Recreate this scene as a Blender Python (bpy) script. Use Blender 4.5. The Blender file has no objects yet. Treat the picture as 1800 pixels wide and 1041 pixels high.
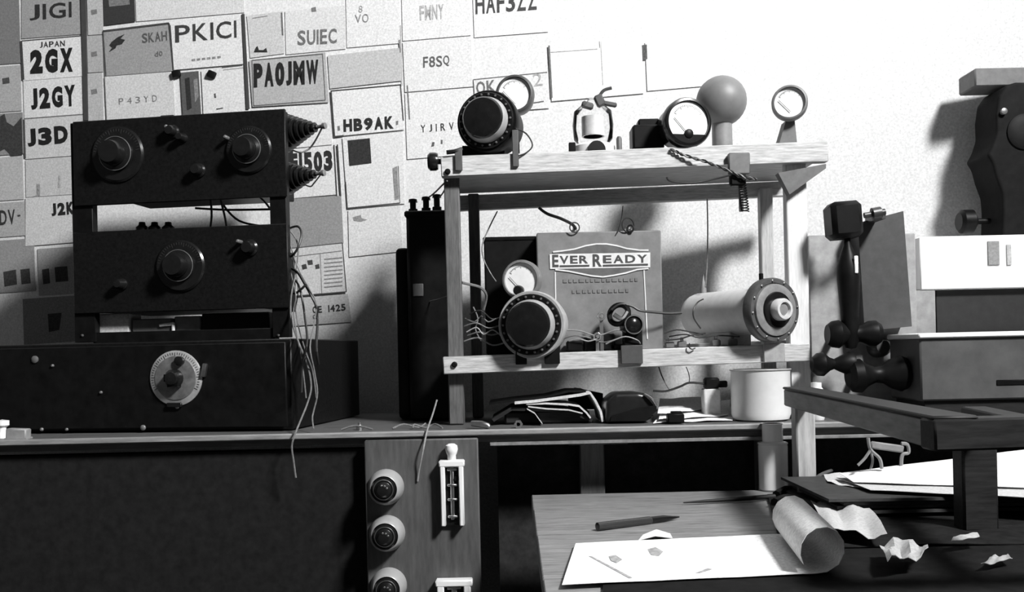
import bpy, bmesh, math, random
from mathutils import Vector, Matrix
random.seed(7)
SC = bpy.context.scene
COL = SC.collection
PI = math.pi

# ---------------------------------------------------------------- camera
F = 1700.0                                    # focal length in pixels of the 1800 x 1041 frame
CAM = Vector((0.0, -1.7, 0.955))
HX, HY = 900.0, 620.0                         # where the level optical axis meets the picture
ROLL = 0.022
RV = Vector((math.cos(ROLL), 0, -math.sin(ROLL)))
UV = Vector((math.sin(ROLL), 0, math.cos(ROLL)))
FV = Vector((0, 1, 0))
cam = bpy.data.objects.new('camera', bpy.data.cameras.new('camera'))
COL.objects.link(cam)
mw = Matrix((RV, UV, -FV)).transposed().to_4x4()
mw.translation = CAM
cam.matrix_world = mw
cam.data.sensor_fit = 'HORIZONTAL'
cam.data.sensor_width = 36.0
cam.data.lens = 36.0 * F / 1800.0
cam.data.shift_y = (HY - 520.5) / 1800.0
cam.data.shift_x = 0.0
cam.data.clip_start = 0.02
SC.camera = cam

# ---------------------------------------------------------------- world, exposure
w = bpy.data.worlds.new('world')
SC.world = w
w.use_nodes = True
w.node_tree.nodes['Background'].inputs[0].default_value = (1, 1, 1, 1)
w.node_tree.nodes['Background'].inputs[1].default_value = 0.05
SC.view_settings.view_transform = 'Standard'
SC.view_settings.look = 'None'
SC.view_settings.gamma = 1.0
SC.view_settings.use_curve_mapping = False
SC.view_settings.exposure = 0.0
RWX = 1.65                                     # right wall; its window is the daylight of the room
WIN_Y0, WIN_Y1, WIN_Z0, WIN_Z1 = -2.15, -1.55, 2.70, 3.30
_l = bpy.data.lights.new('window_daylight', 'AREA')
_l.shape = 'RECTANGLE'; _l.size = WIN_Y1 - WIN_Y0; _l.size_y = WIN_Z1 - WIN_Z0; _l.energy = 420.0
day = bpy.data.objects.new('window_daylight', _l)
COL.objects.link(day)
day.location = (RWX + 0.14, (WIN_Y0 + WIN_Y1) / 2 - .06, (WIN_Z0 + WIN_Z1) / 2 + .06)
day.rotation_euler = (Vector((-0.2, 0.2, 1.0)) - day.location).to_track_quat('-Z', 'Y').to_euler()

# ---------------------------------------------------------------- helpers
def ray(px, py):
    return RV * ((px - HX) / F) + UV * (-(py - HY) / F) + FV
def P(px, py, Y):
    return CAM + ray(px, py) * (Y - CAM.y)
def PZ(px, py, z):                            # the point of a level surface at height z
    d = ray(px, py)
    return CAM + d * ((z - CAM.z) / d.z)
def S(Y):
    return (Y - CAM.y) / F
Z = Vector((0, 0, 1))

class Plane:
    def __init__(s, p0, yaw):
        s.p0 = Vector(p0)
        s.T = Vector((math.cos(yaw), -math.sin(yaw), 0))
        s.N = Vector((-math.sin(yaw), -math.cos(yaw), 0))
        s.yaw = yaw
    def at(s, px, py, off=0.0):
        d = ray(px, py)
        t = (s.p0 + s.N * off - CAM).dot(s.N) / d.dot(s.N)
        return CAM + d * t
    def uv(s, px, py, off=0.0):
        q = s.at(px, py, off) - s.p0
        return q.dot(s.T), q.z
    def pt(s, u, v, off=0.0):
        return s.p0 + s.T * u + Z * v + s.N * off
    def mat(s):
        m = Matrix((s.T, -s.N, Z)).transposed().to_4x4()
        return m

MATS = {}
def mat(name, shade, rough=0.6, metal=0.0, grain=0.12, scale=60.0, bump=0.0, spec=0.5, coat=0.0, stretch=None, trans=0.0):
    if name in MATS:
        return MATS[name]
    m = bpy.data.materials.new(name)
    m.use_nodes = True
    nt = m.node_tree
    b = nt.nodes['Principled BSDF']
    b.inputs['Roughness'].default_value = rough
    b.inputs['Metallic'].default_value = metal
    b.inputs['Specular IOR Level'].default_value = spec
    b.inputs['Coat Weight'].default_value = coat
    b.inputs['Transmission Weight'].default_value = trans
    b.inputs['Base Color'].default_value = (shade, shade, shade, 1)
    if grain > 0:
        tc = nt.nodes.new('ShaderNodeTexCoord')
        mp = nt.nodes.new('ShaderNodeMapping')
        if stretch:
            mp.inputs['Scale'].default_value = stretch
        nz = nt.nodes.new('ShaderNodeTexNoise')
        nz.inputs['Scale'].default_value = scale
        nz.inputs['Detail'].default_value = 6
        nz.inputs['Roughness'].default_value = 0.65
        rp = nt.nodes.new('ShaderNodeValToRGB')
        lo, hi = shade * (1 - 2 * grain), min(1, shade * (1 + 1.2 * grain))
        rp.color_ramp.elements[0].position = 0.3
        rp.color_ramp.elements[1].position = 0.7
        rp.color_ramp.elements[0].color = (lo, lo, lo, 1)
        rp.color_ramp.elements[1].color = (hi, hi, hi, 1)
        nt.links.new(tc.outputs['Object'], mp.inputs[0])
        nt.links.new(mp.outputs[0], nz.inputs['Vector'])
        nt.links.new(nz.outputs['Fac'], rp.inputs[0])
        nt.links.new(rp.outputs[0], b.inputs['Base Color'])
        if bump > 0:
            bp = nt.nodes.new('ShaderNodeBump')
            bp.inputs['Strength'].default_value = bump
            bp.inputs['Distance'].default_value = 0.002
            nt.links.new(nz.outputs['Fac'], bp.inputs['Height'])
            nt.links.new(bp.outputs[0], b.inputs['Normal'])
    MATS[name] = m
    return m

def paper(sh):
    sh = round(sh, 2)
    return mat('paper_%03d' % int(sh * 100), sh, 0.85, grain=0.14, scale=260, spec=0.2)
def ink(sh):
    sh = round(sh, 3)
    return mat('ink_%03d' % int(sh * 1000), sh, 0.8, grain=0.25, scale=220, spec=0.2)
def glass():
    if 'glass' in MATS:
        return MATS['glass']
    m = bpy.data.materials.new('glass')
    m.use_nodes = True
    nt = m.node_tree
    out = nt.nodes['Material Output']
    nt.nodes.remove(nt.nodes['Principled BSDF'])
    tr = nt.nodes.new('ShaderNodeBsdfTransparent')
    tr.inputs[0].default_value = (0.97, 0.97, 0.97, 1)
    gl = nt.nodes.new('ShaderNodeBsdfGlossy')
    gl.inputs['Roughness'].default_value = 0.08
    fr = nt.nodes.new('ShaderNodeFresnel')
    fr.inputs[0].default_value = 1.2
    mx = nt.nodes.new('ShaderNodeMixShader')
    nt.links.new(fr.outputs[0], mx.inputs[0])
    nt.links.new(tr.outputs[0], mx.inputs[1])
    nt.links.new(gl.outputs[0], mx.inputs[2])
    nt.links.new(mx.outputs[0], out.inputs[0])
    MATS['glass'] = m
    return m

def pane_glass():
    m = bpy.data.materials.new('window_glass')
    m.use_nodes = True
    nt = m.node_tree
    nt.nodes.remove(nt.nodes['Principled BSDF'])
    tr = nt.nodes.new('ShaderNodeBsdfTransparent')
    gl = nt.nodes.new('ShaderNodeBsdfGlossy')
    gl.inputs['Roughness'].default_value = 0.02
    mx = nt.nodes.new('ShaderNodeMixShader')
    mx.inputs[0].default_value = 0.06
    nt.links.new(tr.outputs[0], mx.inputs[1])
    nt.links.new(gl.outputs[0], mx.inputs[2])
    nt.links.new(mx.outputs[0], nt.nodes['Material Output'].inputs[0])
    return m

BLACK = mat('black_enamel', 0.006, 0.45, grain=0.25, scale=40, spec=.15)
BAKE = mat('black_bakelite', 0.009, 0.22, grain=0.15, scale=60, spec=.35)
CRACKLE = mat('black_crackle', 0.006, 0.5, grain=0.3, scale=160, bump=0.15, spec=.2)
DARK = mat('dark_stain', 0.018, 0.6, spec=.25, grain=0.3, scale=30, stretch=(1, 8, 8))
DARKGREY = mat('dark_grey_paint', 0.09, 0.55, grain=0.2, scale=30)
MIDGREY = mat('mid_grey_paint', 0.22, 0.55, grain=0.15, scale=30)
LIGHTGREY = mat('light_grey_paint', 0.45, 0.5, grain=0.12, scale=30)
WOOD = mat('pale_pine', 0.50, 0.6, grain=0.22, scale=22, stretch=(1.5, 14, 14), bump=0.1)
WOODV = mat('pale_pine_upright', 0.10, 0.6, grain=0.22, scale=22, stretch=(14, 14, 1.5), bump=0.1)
DESKWOOD = mat('desk_wood', 0.20, 0.55, grain=0.25, scale=18, stretch=(1.5, 12, 12), bump=0.1)
STEEL = mat('steel', 0.62, 0.32, metal=1.0, grain=0.1, scale=80)
NICKEL = mat('bright_nickel', 0.75, 0.28, metal=0.6, grain=0.08, scale=60)
CERAMIC = mat('white_ceramic', 0.80, 0.25, grain=0.04, scale=20)
WHITE = mat('white_paint', 0.85, 0.5, grain=0.05, scale=12)
DIAL = mat('dial_paper', 0.80, 0.6, grain=0.06, scale=50)
WIREB = mat('black_wire', 0.012, 0.5, grain=0.2, scale=200)
WIREG = mat('grey_wire', 0.16, 0.5, grain=0.2, scale=200)
WIREW = mat('pale_wire', 0.28, 0.5, grain=0.15, scale=200)

WM = {}                                        # world matrix of every thing, for parts built in world space

class MB:
    def __init__(s):
        s.bm = bmesh.new()
    def _add(s, tmp, m=None):
        if m is not None:
            bmesh.ops.transform(tmp, matrix=m, verts=tmp.verts)
        me = bpy.data.meshes.new('t')
        tmp.to_mesh(me)
        tmp.free()
        s.bm.from_mesh(me)
        bpy.data.meshes.remove(me)
        return s
    def box(s, c, size, rot=None, bevel=0.0, seg=1):
        t = bmesh.new()
        bmesh.ops.create_cube(t, size=1.0)
        bmesh.ops.scale(t, vec=Vector(size), verts=t.verts)
        if bevel > 0:
            bmesh.ops.bevel(t, geom=t.edges[:], offset=min(bevel, 0.45 * min(size)), segments=seg, profile=0.6, affect='EDGES')
        m = Matrix.Translation(Vector(c))
        if rot is not None:
            m = m @ rot
        return s._add(t, m)
    def lathe(s, prof, m, seg=28):
        t = bmesh.new()
        rings = []
        for r, h in prof:
            if r < 1e-6:
                rings.append([t.verts.new((0, 0, h))])
            else:
                rings.append([t.verts.new((r * math.cos(2 * PI * k / seg), r * math.sin(2 * PI * k / seg), h)) for k in range(seg)])
        for a, b in zip(rings, rings[1:]):
            for k in range(seg):
                k2 = (k + 1) % seg
                if len(a) == 1 and len(b) == 1:
                    continue
                if len(a) == 1:
                    t.faces.new((a[0], b[k2], b[k]))
                elif len(b) == 1:
                    t.faces.new((a[k], a[k2], b[0]))
                else:
                    t.faces.new((a[k], a[k2], b[k2], b[k]))
        if len(rings[0]) > 1:
            t.faces.new(rings[0][::-1])
        if len(rings[-1]) > 1:
            t.faces.new(rings[-1])
        return s._add(t, m)
    def tube(s, pts, r, seg=6, smooth=4):
        pts = [Vector(p) for p in pts]
        if smooth > 1 and len(pts) > 2:
            q = [pts[0]] + pts + [pts[-1]]
            out = []
            for i in range(1, len(q) - 2):
                for k in range(smooth):
                    u = k / smooth
                    a, b, c, d = q[i - 1], q[i], q[i + 1], q[i + 2]
                    out.append(0.5 * ((2 * b) + (c - a) * u + (2 * a - 5 * b + 4 * c - d) * u * u + (3 * b - a - 3 * c + d) * u ** 3))
            out.append(pts[-1])
            pts = out
        t = bmesh.new()
        rings = []
        up = Vector((0.3, 0.5, 0.81))
        for i, p in enumerate(pts):
            d = (pts[min(i + 1, len(pts) - 1)] - pts[max(i - 1, 0)])
            d = d.normalized() if d.length > 1e-9 else Vector((0, 0, 1))
            if abs(d.dot(up)) > 0.97:
                up = Vector((1, 0.1, 0))
            x = d.cross(up).normalized()
            up = x.cross(d).normalized()
            rr = r[min(i, len(r) - 1)] if isinstance(r, (list, tuple)) else r
            rings.append([t.verts.new(p + (x * math.cos(2 * PI * k / seg) + up * math.sin(2 * PI * k / seg)) * rr) for k in range(seg)])
        for a, b in zip(rings, rings[1:]):
            for k in range(seg):
                t.faces.new((a[k], a[(k + 1) % seg], b[(k + 1) % seg], b[k]))
        t.faces.new(rings[0][::-1])
        t.faces.new(rings[-1])
        bmesh.ops.recalc_face_normals(t, faces=t.faces)
        return s._add(t)
    def ring(s, R, r, m, seg=32, sub=8):
        t = bmesh.new()
        vs = [[t.verts.new(((R + r * math.cos(2 * PI * j / sub)) * math.cos(2 * PI * i / seg), (R + r * math.cos(2 * PI * j / sub)) * math.sin(2 * PI * i / seg), r * math.sin(2 * PI * j / sub))) for j in range(sub)] for i in range(seg)]
        for i in range(seg):
            for j in range(sub):
                t.faces.new((vs[i][j], vs[(i + 1) % seg][j], vs[(i + 1) % seg][(j + 1) % sub], vs[i][(j + 1) % sub]))
        return s._add(t, m)
    def slab(s, pts, n, th):                    # outline given in world points, thickened by th along n
        t = bmesh.new()
        n = Vector(n)
        a = [t.verts.new(Vector(p)) for p in pts]
        b = [t.verts.new(Vector(p) + n * th) for p in pts]
        k = len(pts)
        t.faces.new(b)
        t.faces.new(a[::-1])
        for i in range(k):
            t.faces.new((a[i], a[(i + 1) % k], b[(i + 1) % k], b[i]))
        bmesh.ops.recalc_face_normals(t, faces=t.faces)
        return s._add(t)
    def sheet(s, rows, th=0.0004):              # a grid of points, thickened downwards: one sheet of paper or cloth
        t = bmesh.new()
        top = [[t.verts.new(Vector(p)) for p in r] for r in rows]
        nr, nc = len(rows), len(rows[0])
        bot = []
        for i in range(nr):
            bot.append([])
            for j in range(nc):
                du = Vector(rows[i][min(j + 1, nc - 1)]) - Vector(rows[i][max(j - 1, 0)])
                dv = Vector(rows[min(i + 1, nr - 1)][j]) - Vector(rows[max(i - 1, 0)][j])
                n = du.cross(dv)
                n = n.normalized() if n.length > 1e-12 else Z
                bot[-1].append(t.verts.new(Vector(rows[i][j]) - n * th))
        for i in range(nr - 1):
            for j in range(nc - 1):
                t.faces.new((top[i][j], top[i][j + 1], top[i + 1][j + 1], top[i + 1][j]))
                t.faces.new((bot[i][j], bot[i + 1][j], bot[i + 1][j + 1], bot[i][j + 1]))
        for j in range(nc - 1):
            t.faces.new((top[0][j], bot[0][j], bot[0][j + 1], top[0][j + 1]))
            t.faces.new((top[-1][j], top[-1][j + 1], bot[-1][j + 1], bot[-1][j]))
        for i in range(nr - 1):
            t.faces.new((top[i][0], top[i + 1][0], bot[i + 1][0], bot[i][0]))
            t.faces.new((top[i][-1], bot[i][-1], bot[i + 1][-1], top[i + 1][-1]))
        bmesh.ops.recalc_face_normals(t, faces=t.faces)
        return s._add(t)
    def mesh(s, verts, faces):
        t = bmesh.new()
        vs = [t.verts.new(v) for v in verts]
        for f in faces:
            try:
                t.faces.new([vs[i] for i in f])
            except ValueError:
                pass
        return s._add(t)
    def build(s, name, m, parent=None, loc=None, smooth=True, label=None, kind=None):
        me = bpy.data.meshes.new(name)
        if parent is not None:
            M = WM[parent]
        else:
            if loc is None:
                xs = [v.co for v in s.bm.verts]
                loc = Vector(((min(c.x for c in xs) + max(c.x for c in xs)) / 2, (min(c.y for c in xs) + max(c.y for c in xs)) / 2, min(c.z for c in xs)))
            M = Matrix.Translation(Vector(loc))
        bmesh.ops.transform(s.bm, matrix=M.inverted(), verts=s.bm.verts)
        s.bm.to_mesh(me)
        s.bm.free()
        me.materials.append(m)
        if smooth:
            me.polygons.foreach_set('use_smooth', [True] * len(me.polygons))
            me.set_sharp_from_angle(angle=math.radians(38))
        o = bpy.data.objects.new(name, me)
        COL.objects.link(o)
        if parent is not None:
            o.parent = parent
        else:
            o.matrix_world = M
        WM[o] = M
        if label:
            o['label'] = label
        if kind:
            o['kind'] = kind
        return o

def thing(name, label, cat, loc, group=None):
    o = bpy.data.objects.new(name, None)
    o.empty_display_size = 0.02
    COL.objects.link(o)
    o.location = loc
    WM[o] = Matrix.Translation(Vector(loc))
    o['label'] = label
    o['category'] = cat
    if group:
        o['group'] = group
    return o
def tag(o, label, cat, group=None, kind=None):
    o['label'] = label
    o['category'] = cat
    if group:
        o['group'] = group
    if kind:
        o['kind'] = kind
    return o
def struct(o, label):
    o['kind'] = 'structure'
    o['label'] = label
    return o
def along(d, o=(0, 0, 0)):                     # local +Z turned to d, origin at o
    m = Vector(d).to_track_quat('Z', 'Y').to_matrix().to_4x4()
    m.translation = Vector(o)
    return m
def facing(yaw, o, pitch=0.0):                 # axis out of a front face: towards the camera, turned right by yaw
    d = Vector((math.sin(yaw) * math.cos(pitch), -math.cos(yaw) * math.cos(pitch), math.sin(pitch)))
    zz = d
    xx = Vector((math.cos(yaw), math.sin(yaw), 0))
    yy = zz.cross(xx)
    m = Matrix((xx, yy, zz)).transposed().to_4x4()
    m.translation = Vector(o)
    return m
def fbox(b, x0, y0, x1, y1, Y, depth, bevel=0.0, rot=None):   # a box whose front, at depth Y, spans these picture coordinates
    c = P((x0 + x1) / 2, (y0 + y1) / 2, Y)
    sx, sz = (x1 - x0) * S(Y), (y1 - y0) * S(Y)
    return b.box(c + Vector((0, depth / 2, 0)), (sx, depth, sz), rot, bevel)
def beam(b, A, B, h, d, bevel=0.0015):         # bar from A to B (front centre line), height h, depth d behind
    A, B = Vector(A), Vector(B)
    x = (B - A).normalized()
    y = Vector((0, 1, 0))
    y = (y - x * y.dot(x)).normalized()
    z = x.cross(y)
    m = Matrix((x, y, z)).transposed().to_4x4()
    return b.box((A + B) / 2 + y * d / 2, ((B - A).length, d, h), m, bevel)

_TXT = {}
def text_data(s, bold):
    k = (s, bold)
    if k in _TXT:
        return _TXT[k]
    c = bpy.data.curves.new('t', 'FONT')
    c.body = s
    c.size = 1.0
    c.offset = bold
    c.resolution_u = 3
    c.fill_mode = 'FRONT'
    o = bpy.data.objects.new('t', c)
    COL.objects.link(o)
    dg = bpy.context.evaluated_depsgraph_get()
    me = bpy.data.meshes.new_from_object(o.evaluated_get(dg))
    vs = [v.co.copy() for v in me.vertices]
    fs = [list(p.vertices) for p in me.polygons]
    bpy.data.objects.remove(o)
    bpy.data.curves.remove(c)
    bpy.data.meshes.remove(me)
    x0, x1 = min(v.x for v in vs), max(v.x for v in vs)
    y0, y1 = min(v.y for v in vs), max(v.y for v in vs)
    r = ([((v.x - x0) / (x1 - x0), (v.y - y0) / (y1 - y0)) for v in vs], fs)
    _TXT[k] = r
    return r
GLYPH_W = {'1': .42, 'I': .30, 'J': .62, 'M': 1.2, 'W': 1.3, ' ': .45, '-': .6, '.': .3, 'E': .85, 'F': .82}
def lettering(b, s, A, B, up, bold=0.0):       # baseline from A to B, letters reaching up by the vector up
    A, B, up = Vector(A), Vector(B), Vector(up)
    ws = [.12 + bold * 3 if ch == 'I' else .16 + bold * 3.2 if ch == '1' else GLYPH_W.get(ch, 1.0) for ch in s]
    gap = .18
    tot = sum(ws) + gap * (len(s) - 1)
    x = 0.0
    for ch, w_ in zip(s, ws):
        if ch != ' ':
            vs, fs = text_data(ch, bold)
            b.mesh([A + (B - A) * ((x + w_ * gx) / tot) + up * gy for gx, gy in vs], fs)
        x += w_ + gap
    return b

# ---------------------------------------------------------------- the room
WALL = Plane((0, 0.45, 0), math.radians(10))
wallmat = mat('plaster_wall', 0.74, 0.9, grain=0.12, scale=220, bump=0.05, spec=0.2)
b = MB()
b.slab([WALL.pt(-2.45, 0), WALL.pt(1.76, 0), WALL.pt(1.76, 3.6), WALL.pt(-2.45, 3.6)], -WALL.N, 0.1)
struct(b.build('wall_back', wallmat), 'pale plaster wall behind the bench covered with cards')
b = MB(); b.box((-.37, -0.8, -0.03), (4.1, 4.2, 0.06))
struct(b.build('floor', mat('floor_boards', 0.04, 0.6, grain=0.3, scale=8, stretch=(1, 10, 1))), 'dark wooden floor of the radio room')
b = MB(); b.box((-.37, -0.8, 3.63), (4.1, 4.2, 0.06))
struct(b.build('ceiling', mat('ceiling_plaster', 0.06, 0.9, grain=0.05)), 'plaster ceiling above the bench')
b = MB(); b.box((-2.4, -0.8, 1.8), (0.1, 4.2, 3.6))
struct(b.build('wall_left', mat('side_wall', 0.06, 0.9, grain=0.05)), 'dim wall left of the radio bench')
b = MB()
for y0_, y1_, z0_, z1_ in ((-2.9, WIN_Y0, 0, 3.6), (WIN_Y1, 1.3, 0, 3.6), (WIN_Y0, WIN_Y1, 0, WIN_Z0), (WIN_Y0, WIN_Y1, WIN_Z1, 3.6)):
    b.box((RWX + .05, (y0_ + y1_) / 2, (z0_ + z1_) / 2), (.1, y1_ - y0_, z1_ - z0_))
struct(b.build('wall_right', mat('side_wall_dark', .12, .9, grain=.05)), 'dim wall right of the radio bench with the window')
b = MB()
for y0_, y1_, z0_, z1_ in ((WIN_Y0, WIN_Y0 + .04, WIN_Z0, WIN_Z1), (WIN_Y1 - .04, WIN_Y1, WIN_Z0, WIN_Z1), (WIN_Y0, WIN_Y1, WIN_Z0, WIN_Z0 + .04), (WIN_Y0, WIN_Y1, WIN_Z1 - .04, WIN_Z1)):
    b.box((RWX + .05, (y0_ + y1_) / 2, (z0_ + z1_) / 2), (.06, y1_ - y0_, z1_ - z0_), None, .004)
win = struct(b.build('window_1', WHITE), 'white framed window lighting the bench from the right')
b = MB(); b.box((RWX + .05, (WIN_Y0 + WIN_Y1) / 2, (WIN_Z0 + WIN_Z1) / 2), (.004, WIN_Y1 - WIN_Y0 - .06, WIN_Z1 - WIN_Z0 - .06)); b.build('pane', pane_glass(), win)

# ---------------------------------------------------------------- bench
BZ = 0.828                                     # bench top
BF = -0.10                                     # bench front edge
bench = thing('work_bench', 'long work bench with thin pale front edge under the radio sets', 'bench', (0, 0.1, 0))
b = MB()
b.slab([(-1.6, BF + .004, BZ - 0.02), (1.25, BF + .004, BZ - 0.02), (1.25, 0.20, BZ - 0.02), (-1.6, 0.66, BZ - 0.02)], Z, 0.02)
b.build('bench_top', mat('bench_wood', 0.09, 0.5, grain=0.25, scale=16, stretch=(1, 10, 10)), bench)
b = MB(); b.box(((-1.6 + 1.25) / 2, BF - 0.002, BZ - 0.004), (2.85, 0.012, 0.010), None, 0.002)
b.build('edge_strip', mat('edge_pine', 0.25, 0.5, grain=0.2, scale=20, stretch=(1, 8, 8)), bench)
b = MB(); b.box(((0.0 + 1.25) / 2 - 0.02, BF + 0.004, BZ - 0.024), (1.29, 0.01, 0.006), None, 0.001)
b.build('lower_bead', mat('edge_grey', 0.2, 0.6, grain=0.2), bench)
b = MB(); b.box((-0.88, BF + 0.03, 0.41), (1.44, 0.03, 0.78))
b.build('front_board', mat('front_black', 0.014, 0.8, grain=0.2, spec=.1), bench)
b = MB(); b.box((0.61, 0.02, 0.41), (1.28, 0.02, 0.79))  # dark board added, stands in for the shade under the bench
b.build('back_board', mat('underbench_shade', 0.03, 0.8, grain=0.2, spec=.1), bench)
for x0, x1, yy, hh in ((1020, 1063, 0.0, 0.8), (1334, 1350, 0.0, 0.8)):
    p = P((x0 + x1) / 2, 800, -0.03)
    b = MB(); b.box((p.x, -0.01, 0.404), ((x1 - x0) * S(-0.03), 0.03, 0.805), None, 0.002)
    b.build('leg', mat('leg_wood', 0.16, 0.6, grain=0.25, scale=14, stretch=(10, 10, 1)), bench)
b = MB(); fbox(b, 998, 768, 1105, 782, -0.045, 0.02, 0.002)
b.build('cleat', mat('leg_wood', 0.16), bench)

# ---------------------------------------------------------------- switch board hanging below the bench edge
swy = BF - 0.012
sw = thing('switchboard', 'grey wooden switch panel screwed below the bench edge', 'panel', P(740, 768, swy))
b = MB()
A = P(640, 769, swy); B2 = P(840, 766, swy)
b.box(((A.x + B2.x) / 2, swy + 0.008, (BZ - 0.012 + 0.48) / 2), (B2.x - A.x, 0.016, BZ - 0.012 - 0.48), None, 0.002)
b.build('panel_board', mat('switch_wood', 0.075, 0.6, grain=0.2, scale=16, stretch=(6, 6, 1)), sw)
for i, (px, py) in enumerate(((679, 856), (681, 937), (684, 1029))):
    c = P(px, py, swy)
    k = 30 * S(swy)
    m = facing(0, c)
    b = MB(); b.lathe([(k * 1.05, 0), (k * 1.04, .008), (k * .98, .018), (k * .90, .026), (k * .82, .031), (k * .76, .032), (k * .74, .026), (k * .72, .012), (0, .012)], m, 36)
    so = b.build('socket', mat('socket_china', .32, .3, grain=.05), sw)
    b = MB(); b.lathe([(k * .71, .011), (k * .71, .030), (k * .66, .036), (k * .5, .036), (k * .44, .042), (k * .3, .050), (0, .052)], m, 32)
    b.build('socket_cap', BAKE, so)
    b = MB(); b.ring(k * .56, .0011, facing(0, c + Vector((0, -.0365, 0))), 32, 6)
    b.build('cap_ring', STEEL, so)
    b = MB()
    for q in range(3):
        a = 0.5 + q * .6
        b.lathe([(.0018, 0), (.0018, .002), (0, .003)], facing(0, c + Vector((math.cos(a) * k * .3, -.049, math.sin(a) * k * .3))), 8)
    b.build('contact', STEEL, so)
def fuse(x0, y0, x1, y1, knob, label=None):
    c = P((x0 + x1) / 2, (y0 + y1) / 2, swy)
    W_, H_ = (x1 - x0) * S(swy), (y1 - y0) * S(swy)
    f = MB()
    f.box(c + Vector((W_ * .40, -.010, 0)), (W_ * .2, .02, H_), None, .0015)
    f.box(c + Vector((-W_ * .40, -.010, 0)), (W_ * .2, .02, H_), None, .0015)
    f.box(c + Vector((0, -.010, H_ / 2 - .005)), (W_ * 1.12, .021, .011), None, .002)
    f.box(c + Vector((0, -.003, 0)), (W_ * .98, .005, H_ * .99))
    o = f.build('fuse_holder', CERAMIC, sw)
    g = MB(); g.box(c + Vector((-W_ * .02, -.0065, -.006)), (W_ * .56, .003, H_ * .88)); g.build('fuse_bed', BAKE, o)
    g = MB(); g.box(c + Vector((0, -.010, 0)), (W_ * .16, .006, H_ * .82), None, .001)
    for q in (.36, .12, -.1, -.36):
        g.box(c + Vector((0, -.011, H_ * q)), (W_ * .42, .008, .004), None, .001)
    g.build('fuse_clip', STEEL, o)
    g = MB(); g.lathe([(.0045, 0), (.0045, .006), (0, .0065)], facing(0, c + Vector((W_ * .2, -.008, H_ * .22))), 12); g.build('terminal_screw', BLACK, o)
    if knob:
        g = MB(); g.lathe([(.007, 0), (.007, .012), (.009, .016), (.0105, .022), (.0095, .028), (.005, .031), (0, .0315)], along((0, 0, 1), c + Vector((0, -.010, H_ / 2 - .004))), 20)
        g.build('fuse_knob', CERAMIC, o)
fuse(776, 808, 816, 922, True)
fuse(771, 1016, 829, 1120, False)

# ---------------------------------------------------------------- desk in front
DZ = 0.72
desk = thing('writing_desk', 'worn wooden writing desk standing in front of the bench', 'desk', (0.6, -0.5, 0))
yb, yf = BF - 0.008, -0.98
x0d = P(934, 876, yb).x
ys = [yb, -0.255, -0.46, -0.70, yf]
for i in range(4):
    ya, yc = ys[i], ys[i + 1]
    b = MB(); b.box(((x0d + 1.25) / 2, (ya + yc) / 2, DZ - 0.0125), (1.25 - x0d, abs(ya - yc) - 0.0015, 0.025), None, 0.0015)
    b.build('plank', DESKWOOD, desk)
for x in (x0d + .05, 1.2):
    for y in (yb - .05, yf + .05):
        b = MB(); b.box((x, y, (DZ - .025) / 2), (.05, .05, DZ - .025), None, .003); b.build('leg', DARK, desk)
b = MB(); b.box(((x0d + 1.25) / 2 + .02, yf + .035, DZ - .065), (1.1, .02, .08)); b.build('apron', DARK, desk)

# ================================================================= cards on the wall
def Wp(px, py, off=0.0):
    return WALL.at(px, py, off)
def quad_card(label, q, sh, off=0.0015, cat='card', name='card', text=(), lines=(), patches=(), group=None):
    pts = [Wp(x, y, off) for x, y in (q[0], q[3], q[2], q[1])]
    b = MB(); b.slab(pts, WALL.N, 0.0006)
    cx = sum(pts, Vector()) / 4
    o = tag(b.build(name, paper(sh), None, cx, smooth=False), label, cat, group)
    fr = off + 0.0009
    for (poly, s_) in patches:
        b = MB(); b.slab([Wp(x, y, fr) for x, y in poly], WALL.N, 0.0002)
        b.build('printed_patch', ink(s_), o, smooth=False)
    for (a, c, wpx, s_) in lines:
        A, B_ = Wp(*a, fr), Wp(*c, fr)
        d = (B_ - A).normalized(); n = d.cross(WALL.N).normalized() * wpx * .0006
        b = MB(); b.slab([A - n, B_ - n, B_ + n, A + n], WALL.N, 0.0003)
        b.build('border_line', ink(s_), o, smooth=False)
    for tx in text:
        s_, a, c, h, sd = tx[:5]
        bold = tx[5] if len(tx) > 5 else 0.0
        A, B_ = Wp(*a, fr + .0003), Wp(*c, fr + .0003)
        d = (B_ - A).normalized()
        up = WALL.N.cross(d) * -1
        if up.z < 0:
            up = -up
        hw = (Wp(a[0], a[1] - h, fr) - Wp(*a, fr)).length
        b = MB(); lettering(b, s_, A, B_, up * hw, bold)
        b.build('lettering', ink(sd), o, smooth=False)
    return o
def R(x0, y0, x1, y1, sl=-0.07, lean=0.03):     # a pinned card: top left x0,y0; x1 and y1 are right and bottom; rising to the right
    w_, h_ = x1 - x0, y1 - y0
    return [(x0, y0), (x1, y0 + sl * w_), (x1 + lean * h_, y1 + sl * w_), (x0 + lean * h_, y1)]
CG = 'amateur radio cards on the wall'
GY = .50
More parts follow.
